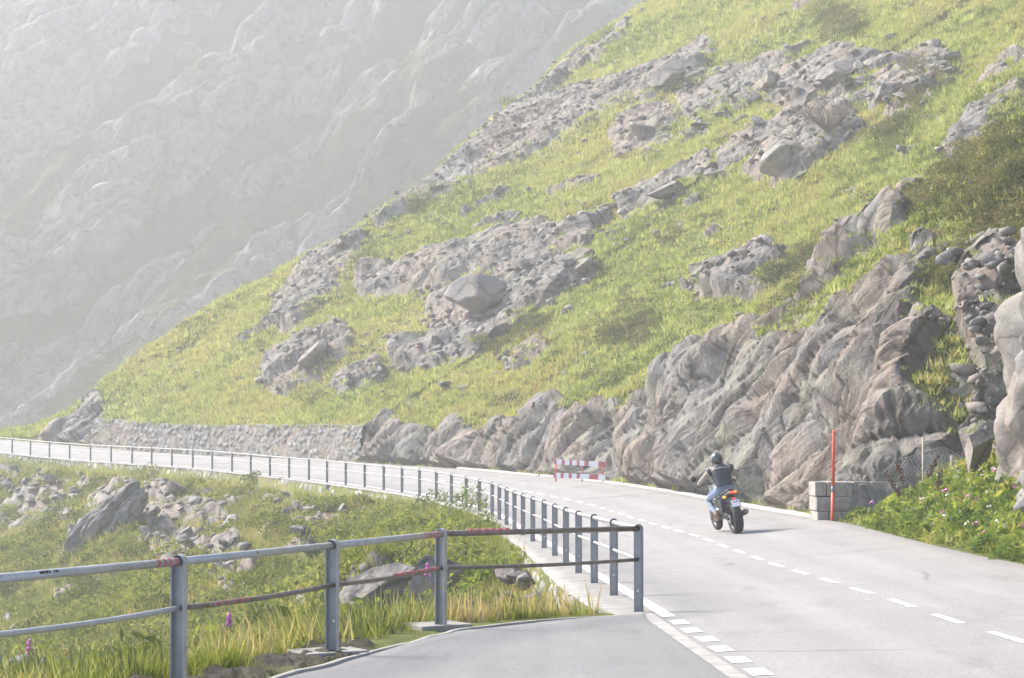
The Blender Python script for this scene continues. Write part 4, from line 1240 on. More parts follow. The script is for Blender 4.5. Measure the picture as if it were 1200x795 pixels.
# ------------------------------------------------------------------ grass and leaves
def tuft(rr, n, h, spread, w, bend=.5, seg=1):
    V, F = [], []
    for _ in range(n):
        a = rr.uniform(0, 6.28); r = spread * .35 * math.sqrt(rr.random()); hh = h * rr.uniform(.55, 1.1); d = rr.uniform(0, 6.28); ln = bend * hh * rr.uniform(.3, 1.1)
        b = np.array([r * math.cos(a), r * math.sin(a), -.04]); q = np.array([-math.sin(d), math.cos(d), 0]) * w / 2; dv = np.array([math.cos(d), math.sin(d), 0])
        k = len(V)
        if seg == 1:
            V += [b - q, b + q, b + dv * ln + np.array([0, 0, hh])]
            F.append([k, k + 1, k + 2])
        else:
            m = b + dv * ln * .3 + np.array([0, 0, hh * .6])
            t = b + dv * ln + np.array([0, 0, hh * rr.uniform(.85, 1.0)])
            V += [b - q, b + q, m - q * .8, m + q * .8, t]
            F += [[k, k + 1, k + 3], [k, k + 3, k + 2], [k + 2, k + 3, k + 4]]
    return np.array(V), np.array(F)
def leafball(rr, n, r, leaf, flat=.75, stems=0):
    """a low shrub or leafy clump: small leaves through a dome, more towards its outside"""
    V, F = [], []
    for _ in range(n):
        d = rr.normal(size=3); d[2] = abs(d[2]); d /= np.linalg.norm(d)
        rad = r * rr.uniform(.35, 1.0) ** .5 * (1 + .22 * math.sin(5 * d[0] + 3 * d[1] + rr.random()))
        c = d * rad * np.array([1, 1, flat])
        n1 = rr.normal(size=3); n1 /= np.linalg.norm(n1); n2 = np.cross(n1, rr.normal(size=3)); n2 /= np.linalg.norm(n2)
        s = leaf * rr.uniform(.6, 1.25); k = len(V)
        V += [c - n1 * s, c + n2 * s * .45, c + n1 * s, c - n2 * s * .45]
        F += [[k, k + 1, k + 2], [k, k + 2, k + 3]]
    return np.array(V), np.array(F)
rr = np.random.default_rng(5)
G_HILL = [(.36, (.13, .165, .06)), (.43, (.21, .255, .08)), (.49, (.34, .395, .15)), (.55, (.41, .42, .20)), (.63, (.33, .285, .15))]
M_GRASS = leaf_material('hill_grass', G_HILL, .10, .5)
M_GRASSV = leaf_material('valley_grass', [(.36, (.11, .135, .055)), (.44, (.18, .205, .07)), (.50, (.26, .275, .10)), (.56, (.33, .30, .15)), (.64, (.38, .30, .19))], .28, .5)
M_GRASSN = leaf_material('near_grass', [(.25, (.085, .13, .025)), (.45, (.15, .20, .035)), (.58, (.23, .25, .06)), (.75, (.34, .28, .15))], .8, .5)
M_HEATH = leaf_material('heath_leaves', [(.38, (.08, .092, .036)), (.5, (.135, .14, .052)), (.62, (.20, .17, .085))], .5, .3)
M_BUSHV = leaf_material('bush_leaves', [(.37, (.075, .098, .03)), (.5, (.15, .18, .05)), (.63, (.25, .26, .09))], .6, .45)
M_BANK = leaf_material('bank_leaves', [(.36, (.07, .115, .03)), (.45, (.15, .205, .045)), (.54, (.26, .31, .07)), (.64, (.36, .34, .12))], 1.1, .45)
def slope_up(N_): return np.stack([N_[:, 0], N_[:, 1], N_[:, 0] * 0], 1) * .6
# hillside grass
TUF = [tuft(rr, 10, .25, .55, .045, 1.2) for _ in range(12)]
gmask = np.clip(1 - 1.15 * rock, 0, 1) * smooth01(HILL_N[:, 2], .45, .65) * smooth01(vU, .25, .6)
patch = .35 + .65 * smooth01(fbm(P0 * .35, 4, 501), -.25, .2)
ih, ph = pick(HP, h_area * h_vis * gmask * patch * np.clip(90 / hdep, .6, 1.6), 150000, .12)
o = merge_instances('hillside_grass', TUF, ph, RNG.uniform(.5, 1.35, len(ph)) * np.clip(.55 + hdep[ih] / 190, .6, 1.3), RNG.random(len(ph)) * 6.28, M_GRASS, RNG.random(len(ph)), slope_up(HILL_N[ih]))
o['kind'] = 'stuff'
# dark low heath on the hillside
HB = [leafball(rr, 170, .55, .06, .7) for _ in range(6)]
hz = np.zeros(len(HP), np.float32)
for pts, r in [([(1195, 190), (1140, 250), (1170, 310)], [40, 44, 30]), ([(1130, 200), (1090, 250)], [16, 20]), ([(1010, 300), (960, 345), (925, 385)], [18, 20, 14]), ([(960, 300), (900, 330)], [10, 8]),
               ([(1060, 310), (1130, 320)], [18, 20]), ([(720, 395), (760, 380)], [8, 10]), ([(560, 410), (640, 380)], [8, 8]), 
                  ([(980, 20), (1010, 25)], [16, 12]), ([(1050, 160), (1090, 90)], [12, 10])]:
    hz = np.maximum(hz, stroke(hpx, hpy, pts, r, .8))
hw = h_area * h_vis * np.clip(1 - rock, 0, 1) * (hz * 1.0 + .05 * smooth01(fbm(P0 * .3, 4, 333), .15, .4)) * smooth01(t2f, .5, 2)
ib, pb = pick(HP, hw, 3600, .2)
o = merge_instances('heath_shrub_cover', HB, pb, RNG.uniform(.4, 1.1, len(pb)), RNG.random(len(pb)) * 6.28, M_HEATH, RNG.random(len(pb)))
o['kind'] = 'stuff'
# tufts in the cracks of the roadside rock
cw_ = h_area * h_vis * in_cut * (smooth01(-b2, .15, .45) * .3 + tong) * (1 - wz)
ic, pc = pick(HP, cw_, 900, .05)
o = merge_instances('crevice_grass', TUF, pc, RNG.uniform(.35, .9, len(pc)), RNG.random(len(pc)) * 6.28, M_GRASS, RNG.random(len(pc)))
o['kind'] = 'stuff'
# valley slope grass and shrubs
vg = np.clip(1 - 1.1 * vr, 0, 1) * (sd > .5) * v_vis
TUV = [tuft(rr, 10, .42, .5, .035, .8) for _ in range(12)]
iv, pv = pick(VP, v_area * vg * np.clip(60 / VDEP, .5, 2.2) * (.3 + .7 * smooth01(fbm(VP * .6, 4, 601), -.25, .2)), 60000, .10)
o = merge_instances('valley_grass', TUV, pv, RNG.uniform(.5, 1.25, len(pv)), RNG.random(len(pv)) * 6.28, M_GRASSV, RNG.random(len(pv)), slope_up(VAL_N[iv]))
o['kind'] = 'stuff'
BV = [leafball(rr, 110, .5, .06, .7) for _ in range(6)]
bz_ = smooth01(fbm(VP * .3, 4, 711), -.02, .3)
ib, pb = pick(VP, v_area * vg * (bz_ + .2) * np.clip(60 / VDEP, .5, 2.0) * (sd > 1.0), 9000, .1)
o = merge_instances('valley_shrub_cover', BV, pb, RNG.uniform(.4, 1.5, len(pb)) ** 1.3, RNG.random(len(pb)) * 6.28, M_BUSHV, RNG.random(len(pb)))
o['kind'] = 'stuff'
# long grass right behind the lay-by railing
TUN = [tuft(rr, 34, .40, .40, .0075, 1.0, 2) for _ in range(14)]
nw = v_area * v_vis * (sd > .22) * (sd < 2.6) * is_fence * (VP[:, 1] < 23.5) * (1 - .93 * soil) * np.interp(sd, [.2, .45, 1.2, 2.6], [.25, 1, 1, .5])
nw = nw * np.interp(VP[:, 1], [9, 17, 18.5, 20, 23], [1.5, 1.2, .7, 1.1, 1.1]) * (.25 + .75 * smooth01(fbm(VP * 1.3, 3, 733), -.2, .2))
in_, pn = pick(VP, nw, 3000, .05)
hs_ = RNG.uniform(.3, .85, len(pn)) * np.interp(pn[:, 1], [9, 16.5, 18, 23], [1.1, 1.0, .75, .5])
o = merge_instances('verge_grass', TUN, pn, hs_, RNG.random(len(pn)) * 6.28, M_GRASSN, RNG.random(len(pn)))
o['kind'] = 'stuff'
M_DRY = leaf_material('dry_grass', [(.38, (.30, .25, .13)), (.5, (.42, .35, .20)), (.62, (.50, .42, .27))], 1.5, .4)
TUD = [tuft(rr, 16, .55, .30, .0055, .7, 2) for _ in range(10)]
in_, pd = pick(VP, nw * np.interp(VP[:, 1], [9, 17.5, 18.5, 23], [1, 1, .35, .6]) * (sd > .5), 1100, .06)
o = merge_instances('dry_grass', TUD, pd, RNG.uniform(.35, .85, len(pd)), RNG.random(len(pd)) * 6.28, M_DRY, RNG.random(len(pd)))
o['kind'] = 'stuff'
BN = [leafball(rr, 120, .22, .03, .9) for _ in range(6)]
in_, pd = pick(VP, nw * (sd > .8), 380, .06)
o = merge_instances('verge_herbs', BN, pd, RNG.uniform(.5, 1.3, len(pd)), RNG.random(len(pd)) * 6.28, M_BUSHV, RNG.random(len(pd)))
o['kind'] = 'stuff'
# leafy bank at the right road edge
LB = [leafball(rr, 80, .36, .06, 1.0) for _ in range(4)] + [leafball(rr, 36, .40, .12, .8) for _ in range(4)] + [leafball(rr, 60, .22, .05, 1.6) for _ in range(3)]
bankw = h_area * H_FRONT * (base[:, 1].repeat(NV) > 20) * (1 - smooth01(base[:, 1].repeat(NV), 40.5, 42.5)) * smooth01(vU, .15, .5) * (vU < 9)
bankw = bankw * (.25 + smooth01(fbm(P0 * 1.0, 3, 888), -.2, .2)) * np.interp(vU, [0, .5, 4, 9], [1.6, 1.6, 1.0, .35]) * (hpx < 1300)
ik, pk = pick(HP, bankw, 2300, .08)
o = merge_instances('bank_foliage', LB, pk, RNG.uniform(.35, 1.0, len(pk)) * np.interp(vU[ik], [.2, .8, 3], [.5, 1.0, 1.0]), RNG.random(len(pk)) * 6.28, M_BANK, RNG.random(len(pk)))
o['kind'] = 'stuff'
ik, pk = pick(HP, bankw, 1600, .08)
o = merge_instances('bank_grass', TUN, pk, RNG.uniform(.5, 1.1, len(pk)) * np.interp(vU[ik], [.2, .8, 3], [.45, 1.0, 1.0]), RNG.random(len(pk)) * 6.28, M_GRASSN, RNG.random(len(pk)))
o['kind'] = 'stuff'

# ------------------------------------------------------------------ single plants
M_STEM = plain('plant_stem', (.10, .12, .04), .7)
M_TWIG = plain('dry_twig', (.20, .155, .12), .8, var=.3)
M_SEED = plain('brown_seed_heads', (.115, .062, .038), .85, var=.3, vscale=40)
M_PINK = plain('pink_petals', (.60, .17, .42), .6, var=.25, vscale=40)
def shrub(name, p, r, leaf, n, mat, label, cat, twigs=7, tall=1.0, seed=1, group=None):
    root = tag(empty(name, p), label, cat, group)
    r_ = np.random.default_rng(seed)
    if n:
        V, F = leafball(r_, n, r, leaf, tall)
        V[:, 2] += r * .15
        link('foliage', arr_mesh('foliage', V, F, {'tint': np.full(len(V), r_.random())}), mat, root)
    b = MB()
    for k in range(twigs):
        a = r_.uniform(0, 6.28); q = r * r_.uniform(.5, .95)
        e = Vector((math.cos(a) * q, math.sin(a) * q, r * tall * r_.uniform(.5, 1.0)))
        m = e * .5 + Vector((r_.normal() * .1 * r, r_.normal() * .1 * r, .1 * r))
        b.tube([(0, 0, -.1), m, e], [.018 * r + .006, .012 * r + .005, .004], 5, False)
        for _ in range(4 if n else 9):
            f = e * r_.uniform(.5, .95) + Vector(r_.normal(size=3)) * .06 * r
            b.tube([f, f + Vector((r_.normal() * .25, r_.normal() * .25, abs(r_.normal()) * .3)) * r], [.008 * r + .003, .003], 4, False)
    b.build('stem', M_TWIG, root)
    return root
p, _ = surf_at(362, 472); shrub('shrub', p, 1.25, .10, 520, M_BUSHV, 'round dark green bush standing alone above the far retaining wall', 'shrub', 10, .95, 3)
p, _ = surf_at(975, 150); shrub('shrub', p, 1.9, .05, 90, M_HEATH, 'bare twiggy pale brown shrub between the boulders of the upper slope', 'shrub', 42, .8, 4)
p, _ = surf_at(1085, 95); shrub('shrub', p, 1.5, .09, 150, M_BUSHV, 'thin airy sapling at the right end of the upper scree', 'shrub', 14, 1.3, 5)
for x_, y_, r_, lab, sd_ in [(690, 445, .7, 'dark bush in the brownish grass above the roadside rock', 11), (745, 405, .8, 'dark olive bush higher up in the brownish grass', 12),
                            (560, 405, .6, 'small green bush in the bright grass below the broad reddish block', 13), (585, 110, .9, 'small bush on the skyline ridge of the upper crag', 14)]:
    p, _ = surf_at(x_, y_); shrub('shrub', p, r_, .08, 300, M_HEATH if sd_ < 13 else M_BUSHV, lab, 'shrub', 6, .8, sd_)
for x_, y_, r_, lab, sd_ in [(300, 520 + 45, .6, 'tuft of brownish shrub under the far railing', 21), (175, 560, .9, 'olive shrub covering the rib where it meets the far railing', 22), (290, 580, .7, 'low green shrub left of the brownish tuft under the railing', 23),
                            (95, 690, .9, 'dense dark green shrub beyond the lay-by railing at the left', 24)]:
    p, _ = surf_at(x_, y_, False); shrub('shrub', p, r_, .07, 320, M_BUSHV, lab, 'shrub', 6, .8, sd_)
# bright bushy clump behind the yellow-dotted post
for k, (x_, y_, z_, r_) in enumerate([(-.95, 35, -1.25, .75), (-.25, 39.0, -.95, .6), (-1.7, 44.5, -1.2, .9)]):
    shrub('shrub', (x_, y_, z_), r_, .055, 480, M_BANK, ['bright green bush right behind the yellow-dotted railing post', 'bright bush at the foot of the pale masonry wall', 'bright rounded bush a little further down the slope behind the railing'][k], 'shrub', 5, .85, 40 + k)
mound = v_area * v_vis * (sd > .55) * (sd < 4.5) * (1 - is_fence) * smooth01(VP[:, 1], 37, 41) * (1 - smooth01(VP[:, 1], 62, 70))
im, pm = pick(VP, mound, 2600, .05)
o = merge_instances('mound_grass', TUN, pm, RNG.uniform(.6, 1.5, len(pm)), RNG.random(len(pm)) * 6.28, M_GRASSN, RNG.random(len(pm)))
o['kind'] = 'stuff'
im, pm = pick(VP, mound * (sd > .9), 420, .05)
o = merge_instances('mound_shrub_cover', BV, pm, RNG.uniform(.5, 1.1, len(pm)), RNG.random(len(pm)) * 6.28, M_BANK, RNG.random(len(pm)))
o['kind'] = 'stuff'
for k, (x_, y_, r_, lab) in enumerate([(505, 598, .75, 'bright green bush touching the foot of the middle of the long railing'), (545, 604, .85, 'largest bright bush crowding the long railing where the wall begins'),
                                       (565, 628, .6, 'low bright bush in front of the largest one by the railing'), (520, 640, .8, 'yellow-green bush on the mound above the smaller pale boulder'), (465, 622, .7, 'green bush at the left end of the grassy mound'),
                                       (440, 655, .6, 'small green bush left of the big pinkish boulder'), (600, 668, .45, 'small green bush beside the rounded stones at the wall foot')]):
    p, _ = surf_at(x_, y_, False)
    shrub('shrub', p, r_, .055, 520, M_BANK, lab, 'shrub', 5, .85, 140 + k)
for k, (x_, y_, r_, lab) in enumerate([(40, 655, 1.0, 'dark green shrub low on the valley slope at the far left'), (150, 690, .9, 'dark shrub seen between the rails left of the nearest post'), (250, 600, .7, 'green shrub growing in the middle of the valley rubble'),
                                       (330, 625, .8, 'green shrub right of the valley rubble'), (310, 690, .8, 'leafy shrub seen between the rails right of the nearest post'), (160, 640, .8, 'green shrub at the right foot of the tall leaning slab'),
                                       (15, 690, .8, 'olive shrub seen above the lower rail at the left edge'), (420, 590, .5, 'small shrub below the railing right of the stone run'), (235, 655, .6, 'olive shrub just below the valley rubble')]):
    p, _ = surf_at(x_, y_, False)
    shrub('shrub', p, r_, .06, 460, M_BUSHV, lab, 'shrub', 5, .75, 170 + k)
def hill_pos(x, y): return Vector((x, y, hill_z(x, y)))
# docks with brown seed heads on the bank
for k, (x_, y_, h_, ln, lab) in enumerate([(7.55, 39.6, .85, -.35, 'brown seed-headed dock leaning left, leftmost on the leafy bank'), (7.75, 40.5, .95, -.2, 'tall brown dock spike beside the thin metal fence post'),
                                           (8.05, 40.0, .9, .3, 'brown dock bent to the right between the two fence posts'), (7.95, 38.4, .75, .1, 'short upright brown dock in the middle of the bank')]):
    root = tag(empty('dock_plant', hill_pos(x_, y_)), lab, 'plant')
    e = Vector((ln * .8, 0, h_)); m = Vector((ln * .25, 0, h_ * .55))
    MB().tube([(0, 0, -.05), m, e], [.012, .009, .005], 6).build('stem', M_STEM, root)
    b = MB(); r_ = random.Random(k)
    for q in range(70):
        t = r_.uniform(.45, 1); c = m.lerp(e, (t - .45) / .55) if t > .45 else m
        c = c + Vector((r_.gauss(0, .028), r_.gauss(0, .028), r_.gauss(0, .02)))
        b.box(c, (.030, .026, .022), (r_.random() * 3, r_.random() * 3, 0))
    b.build('seed_head', M_SEED, root)
    V, F = leafball(np.random.default_rng(70 + k), 14, .22, .13, .6)
    link('leaves', arr_mesh('leaves', V, F, {'tint': np.full(len(V), .4)}), M_BANK, root)
# small blossoms scattered through the bank
FL = [leafball(np.random.default_rng(9), 7, .05, .028, .8)]
ik, pk = pick(HP, bankw * (vU > .4), 110, .08)
M_CREAM = plain('cream_petals', (.72, .70, .62), .6)
for m_, sl in ((M_CREAM, slice(0, 70)), (M_PINK, slice(70, 110))):
    q = pk[sl] + np.stack([RNG.normal(size=len(pk[sl])) * 0, RNG.normal(size=len(pk[sl])) * 0, RNG.uniform(.25, .5, len(pk[sl]))], 1)
    o = merge_instances('bank_blossom', FL, q, RNG.uniform(.7, 1.4, len(q)), RNG.random(len(q)) * 6.28, m_)
    o['kind'] = 'stuff'
# butterbur-like clump with big pale leaves by the block wall
for k, (x_, y_, r_, lab) in enumerate([(7.75, 41.3, .42, 'bright green leafy clump in front of the low block wall'), (7.42, 39.9, .5, 'largest bright leafy clump at the road edge right of the block wall'), (7.25, 43.0, .26, 'dull green clump at the foot of the block wall')]):
    shrub('leafy_plant', hill_pos(x_, y_), r_, .085, 260, M_BANK, lab, 'plant', 4, .9, 80 + k)
# fireweed in flower
FW = [(-5.1, 21.6, 'pink fireweed at the far left beyond the railing'), (-2.95, 21.2, 'pink fireweed right of the nearest railing post, higher spike'), (-2.72, 20.4, 'pink fireweed right of the nearest railing post, brighter flower'), (-1.08, 25.4, 'pink fireweed behind the yellow-dotted railing post'), (-2.85, 19.6, 'small pale fireweed low in the grass by the nearest post')]
for k, (x_, y_, lab) in enumerate(FW):
    i = np.argmin((VP[:, 0] - x_) ** 2 + (VP[:, 1] - y_) ** 2); g = VP[i]
    zt = [-.12, .20, .0, .42, -.1][k]
    hh = max(.35, zt - g[2])
    root = tag(empty('fireweed', (x_, y_, g[2])), lab, 'flower')
    MB().tube([(0, 0, -.05), (.02, 0, hh * .6), (.04, 0, hh)], [.008, .006, .003], 5).build('stem', M_STEM, root)
    b = MB(); r_ = random.Random(90 + k)
    for q in range(26):
        t = r_.uniform(0, 1); a = r_.uniform(0, 6.28)
        c = Vector((.035 + .03 * math.cos(a) * (1.1 - t), .03 * math.sin(a) * (1.1 - t), hh - .02 - .14 * (1 - t)))
        b.box(c, (.030, .024, .012), (r_.random() * 3, r_.random() * 3, r_.random() * 3))
    b.build('blossom', M_PINK, root)
    V, F = [], []
    for q in range(16):
        a = q * 2.4; z0 = hh * (.15 + .6 * q / 16); d_ = Vector((math.cos(a), math.sin(a), .25)); s_ = Vector((-math.sin(a), math.cos(a), 0)) * .008
        c = Vector((.02, 0, z0)); n_ = len(V)
        V += [c, c + d_ * .05 + s_, c + d_ * .11, c + d_ * .05 - s_]; F.append([n_, n_ + 1, n_ + 2, n_ + 3])
    link('leaves', arr_mesh('leaves', np.array([v[:] for v in V]), np.array(F), {'tint': np.full(len(V), .5)}), M_BUSHV, root)
# ------------------------------------------------------------------ motorcycle (local: +Y forward, rear tyre touches the road at the origin)
M_TYRE = plain('tyre_rubber', (.018, .018, .019), .75, var=.3, vscale=20)
M_BLACK = plain('black_plastic', (.022, .022, .024), .45)
M_ALU = plain('cast_alloy', (.34, .34, .35), .35, metal=.8)
M_CHROME = plain('brushed_steel', (.45, .44, .43), .28, metal=.9)
M_PIPE = plain('heat_tinted_steel', (.26, .20, .16), .35, metal=.7)
M_GREY = plain('dark_grey_paint', (.07, .072, .08), .3, coat=.5)
M_SEAT = plain('seat_vinyl', (.02, .02, .021), .6)
def lamp_mat(name, col, e):
    m, nt, N, L, P = mat_new(name)
    P.inputs['Base Color'].default_value = (*col, 1); P.inputs['Roughness'].default_value = .25
    if e:
        P.inputs['Emission Color'].default_value = (*col, 1); P.inputs['Emission Strength'].default_value = e
    return m
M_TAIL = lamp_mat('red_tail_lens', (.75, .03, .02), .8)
M_AMBER = lamp_mat('amber_lens_and_reflection', (.85, .30, .02), .5)
M_LENS = lamp_mat('clear_lens', (.7, .7, .72), 0)
M_PLATE = plain('plate_white', (.78, .78, .80), .4, var=.03)

bike = tag(empty('motorcycle'), 'black naked motorcycle leaning into the left bend seen from behind', 'motorcycle')
ZR, YF = .315, 1.44
def wheel(y, z, r, w, seed):
    wroot = MB()
    # rim and spokes
    wroot.lathe((-w * .36, y, z), (1, 0, 0), [(0, r * .70), (0, r * .64), (w * .1, r * .60), (w * .62, r * .60), (w * .72, r * .64), (w * .72, r * .70)], 40)
    wroot.lathe((-.05, y, z), (1, 0, 0), [(0, .001), (0, .05), (.10, .05), (.10, .001)], 20)
    for k in range(5):
        a = 2 * math.pi * k / 5 + .3
        for s_ in (-.10, .10):
            wroot.tube([(0, y + .04 * math.cos(a), z + .04 * math.sin(a)), (0, y + r * .63 * math.cos(a + s_), z + r * .63 * math.sin(a + s_))], [.016, .012], 6)
    wr = wroot.build('wheel', M_GREY, bike)
    prof = [(-.40, .66), (-.48, .74), (-.50, .84), (-.44, .92), (-.30, .972), (-.12, .996), (0, 1.0), (.12, .996), (.30, .972), (.44, .92), (.50, .84), (.48, .74), (.40, .66)]
    t = MB(); t.lathe((0, y, z), (1, 0, 0), [(a * w, b * r) for a, b in prof], 56)
    # tread grooves as shallow dark ribs
    t.build('tyre', M_TYRE, wr)
    dsk = MB(); dsk.lathe((w * .42, y, z), (1, 0, 0), [(0, .06), (0, r * .48), (.006, r * .48), (.006, .06), (0, .06)], 36); dsk.build('brake_disc', M_CHROME, wr)
    return wr
wheel(0, ZR, .315, .19, 1)
wheel(YF, .30, .30, .125, 2)
b = MB()                                                        # swingarm, frame rails, engine
for s_ in (-1, 1):
    b.box((s_ * .135, .27, .36), (.04, .56, .075), (R(6), 0, 0), .012)
    b.tube([(s_ * .12, .52, .40), (s_ * .13, .56, .60), (s_ * .11, .95, .86), (s_ * .05, 1.10, .92)], .022, 8)
    b.tube([(s_ * .11, .60, .72), (s_ * .10, .22, .80), (s_ * .06, .02, .84)], .015, 8)
b.build('frame', M_BLACK, bike)
b = MB()
b.box((0, .66, .42), (.34, .34, .26), (0, 0, 0), .04); b.box((0, .72, .60), (.28, .28, .20), (R(-14), 0, 0), .03); b.lathe((-.21, .62, .42), (1, 0, 0), [(0, .001), (0, .10), (.06, .115), (.36, .115), (.42, .10), (.42, .001)], 24)
for k in range(5): b.box((0, .72, .54 + .035 * k), (.32, .31, .008), (R(-14), 0, 0))
b.build('engine', M_ALU, bike)
b = MB(); b.loft([[(x * w * .5, y, z + zz * h * .5) for x, zz in [(math.cos(a), math.sin(a)) for a in np.linspace(0, 2 * math.pi, 16, endpoint=False)]] for y, z, w, h in [(.52, .80, .10, .10), (.60, .84, .24, .18), (.78, .89, .32, .23), (.95, .92, .30, .20), (1.06, .92, .16, .12)]])
b.build('fuel_tank', M_GREY, bike)
b = MB(); b.loft([[(x * w * .5, y, z + zz * h * .5) for x, zz in [(math.cos(a), math.sin(a)) for a in np.linspace(0, 2 * math.pi, 14, endpoint=False)]] for y, z, w, h in [(.58, .80, .20, .10), (.42, .795, .30, .11), (.24, .82, .28, .11), (.12, .86, .22, .10), (-.02, .885, .12, .06)]])
b.build('seat', M_SEAT, bike)
b = MB(); b.loft([[(x, y, z) for x, z in ((-w, z0), (w, z0), (w * 1.1, z1), (w * .7, z2), (-w * .7, z2), (-w * 1.1, z1))] for y, w, z0, z1, z2 in [(.34, .13, .70, .76, .79), (.12, .12, .74, .80, .84), (-.08, .09, .80, .84, .88), (-.16, .06, .83, .855, .875)]])
b.build('tail_unit', M_BLACK, bike)
b = MB(); b.box((0, -.165, .852), (.15, .03, .045), (R(-15), 0, 0), .012); tl = b.build('tail_light', M_TAIL, bike)
MB().box((.035, -.183, .858), (.06, .006, .03), (R(-15), 0, 0), .002).build('amber_reflection', M_AMBER, tl)  # orange reflection on the tail light, modelled as a small glowing plate
for s_, m_ in ((-1, M_LENS), (1, M_BLACK)):
    b = MB(); b.tube([(s_ * .06, -.10, .775), (s_ * .15, -.115, .775)], .010, 6); st_ = b.build('indicator', M_BLACK, bike)
    b = MB(); b.lathe((s_ * .15, -.115, .775), (s_, -.1, 0), [(0, .001), (0, .022), (.04, .024), (.065, .015), (.068, .001)], 14); b.build('indicator_lens', M_AMBER if m_ is M_LENS else m_, st_)
b = MB(); b.tube([(0, -.02, .80), (0, -.15, .74), (0, -.215, .64)], [.05, .04, .035], 8, flat=.4); b.box((0, -.22, .63), (.20, .012, .17), (R(-22), 0, 0), .004); b.build('plate_bracket', M_BLACK, bike)
pl = MB().box((0, -.231, .632), (.18, .005, .145), (R(-22), 0, 0), .002).build('licence_plate', M_PLATE, bike)
for (u, v, w_, h_, m_) in [(-.062, .038, .024, .03, M_BRED), (.062, .038, .024, .03, M_BRED), (-.02, .036, .018, .034, M_INK), (.018, .036, .018, .034, M_INK), (-.058, -.03, .016, .04, M_INK), (-.03, -.03, .016, .04, M_INK), (-.002, -.03, .016, .04, M_INK), (.028, -.03, .016, .04, M_INK), (.057, -.03, .016, .04, M_INK)]:
    c_, s_ = math.cos(R(-22)), math.sin(R(-22))
    MB().box((u, -.2348 - 0 + v * -s_ * -1 * 1.0, .632 + v * c_ + .0), (w_ * .8, .003, h_), (R(-22), 0, 0)).build('plate_mark', m_, pl)
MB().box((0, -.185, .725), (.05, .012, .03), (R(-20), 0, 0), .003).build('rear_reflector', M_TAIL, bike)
b = MB(); b.loft([[(x, y, z) for x in (-.085, -.05, .05, .085) for y, z in [(0, 0)]] if False else [(-.09, y, z - .02), (-.05, y, z + .012), (.05, y, z + .012), (.09, y, z - .02), (.05, y, z + .004), (-.05, y, z + .004)] for y, z in [(.30, .60), (.18, .655), (.04, .672), (-.06, .655), (-.14, .62)]])
b.build('rear_mudguard', M_BLACK, bike)
b = MB(); b.loft([[(-.065, YF + y, z - .02), (-.04, YF + y, z + .01), (.04, YF + y, z + .01), (.065, YF + y, z - .02), (.04, YF + y, z + .003), (-.04, YF + y, z + .003)] for y, z in [(-.26, .50), (-.14, .60), (0, .635), (.14, .60), (.22, .54)]])
b.build('front_mudguard', M_BLACK, bike)
b = MB()
for s_ in (-1, 1): b.tube([(s_ * .095, YF, .30), (s_ * .095, YF - .20, .70), (s_ * .095, YF - .31, .96)], [.030, .026, .024], 10)
b.box((0, YF - .30, .93), (.24, .07, .03), (R(-25), 0, 0), .008); b.box((0, YF - .24, .80), (.24, .07, .03), (R(-25), 0, 0), .008)
b.build('front_fork', M_CHROME, bike)
b = MB(); b.tube([(-.40, YF - .46, .99), (-.24, YF - .38, 1.02), (-.10, YF - .32, .99), (.10, YF - .32, .99), (.24, YF - .38, 1.02), (.40, YF - .46, .99)], .012, 8)
for s_ in (-1, 1):
    b.tube([(s_ * .29, YF - .40, 1.012), (s_ * .41, YF - .465, .988)], .018, 10); b.tube([(s_ * .27, YF - .36, 1.0), (s_ * .38, YF - .40, .985)], .006, 6)
hb = b.build('handlebar', M_BLACK, bike)
for s_ in (-1, 1):
    MB().tube([(s_ * .30, YF - .40, 1.02), (s_ * .36, YF - .37, 1.10), (s_ * .43, YF - .38, 1.14)], .006, 6).build('mirror_stalk', M_BLACK, hb)
    b = MB(); b.lathe((s_ * .45, YF - .375, 1.15), (0, -1, .1), [(-.02, .001), (-.015, .05), (.0, .062), (.008, .058), (.009, .001)], 20); b.build('mirror', M_BLACK, hb)
b = MB(); b.lathe((0, YF - .20, .86), (0, 1, 0), [(-.10, .001), (-.09, .06), (-.02, .088), (.05, .09), (.06, .08), (.065, .001)], 24); b.build('headlight', M_GREY, bike)
b = MB(); b.tube([(.13, .70, .28), (.16, .45, .24), (.19, .18, .36)], [.028, .03, .035], 10); b.lathe((.19, .20, .355), (.10, -1, .22), [(0, .001), (0, .04), (.03, .055), (.30, .058), (.34, .045), (.345, .03), (.33, .001)], 20)
b.build('exhaust', M_PIPE, bike)
b = MB(); b.box((-.20, .12, .60), (.10, .24, .24), (R(-8), 0, R(3)), .03); b.tube([(-.15, .45, .52), (-.19, .2, .56)], .02, 8); b.build('side_case', M_BLACK, bike)
b = MB()
for s_ in (-1, 1):
    b.tube([(s_ * .12, .50, .36), (s_ * .25, .50, .35)], .012, 8); b.tube([(s_ * .13, .46, .40), (s_ * .16, .36, .48)], .012, 6)
b.build('footpeg', M_ALU, bike)
b = MB(); b.tube([(.10, .30, .42), (.05, .45, .62)], .028, 10)
for k in range(7): b.lathe((.10 - .05 * k / 7, .30 + .15 * k / 7, .42 + .2 * k / 7), (-.05, .15, .2), [(0, .03), (.01, .036), (.02, .03)], 12)
b.build('shock_absorber', M_ALU, bike)
b = MB(); b.tube([(-.12, .03, .39), (-.12, .55, .43)], .008, 6); b.tube([(-.12, .03, .24), (-.12, .55, .37)], .008, 6); b.lathe((-.125, 0, ZR), (1, 0, 0), [(0, .03), (0, .10), (.008, .10), (.008, .03)], 26); b.build('chain', M_ALU, bike)

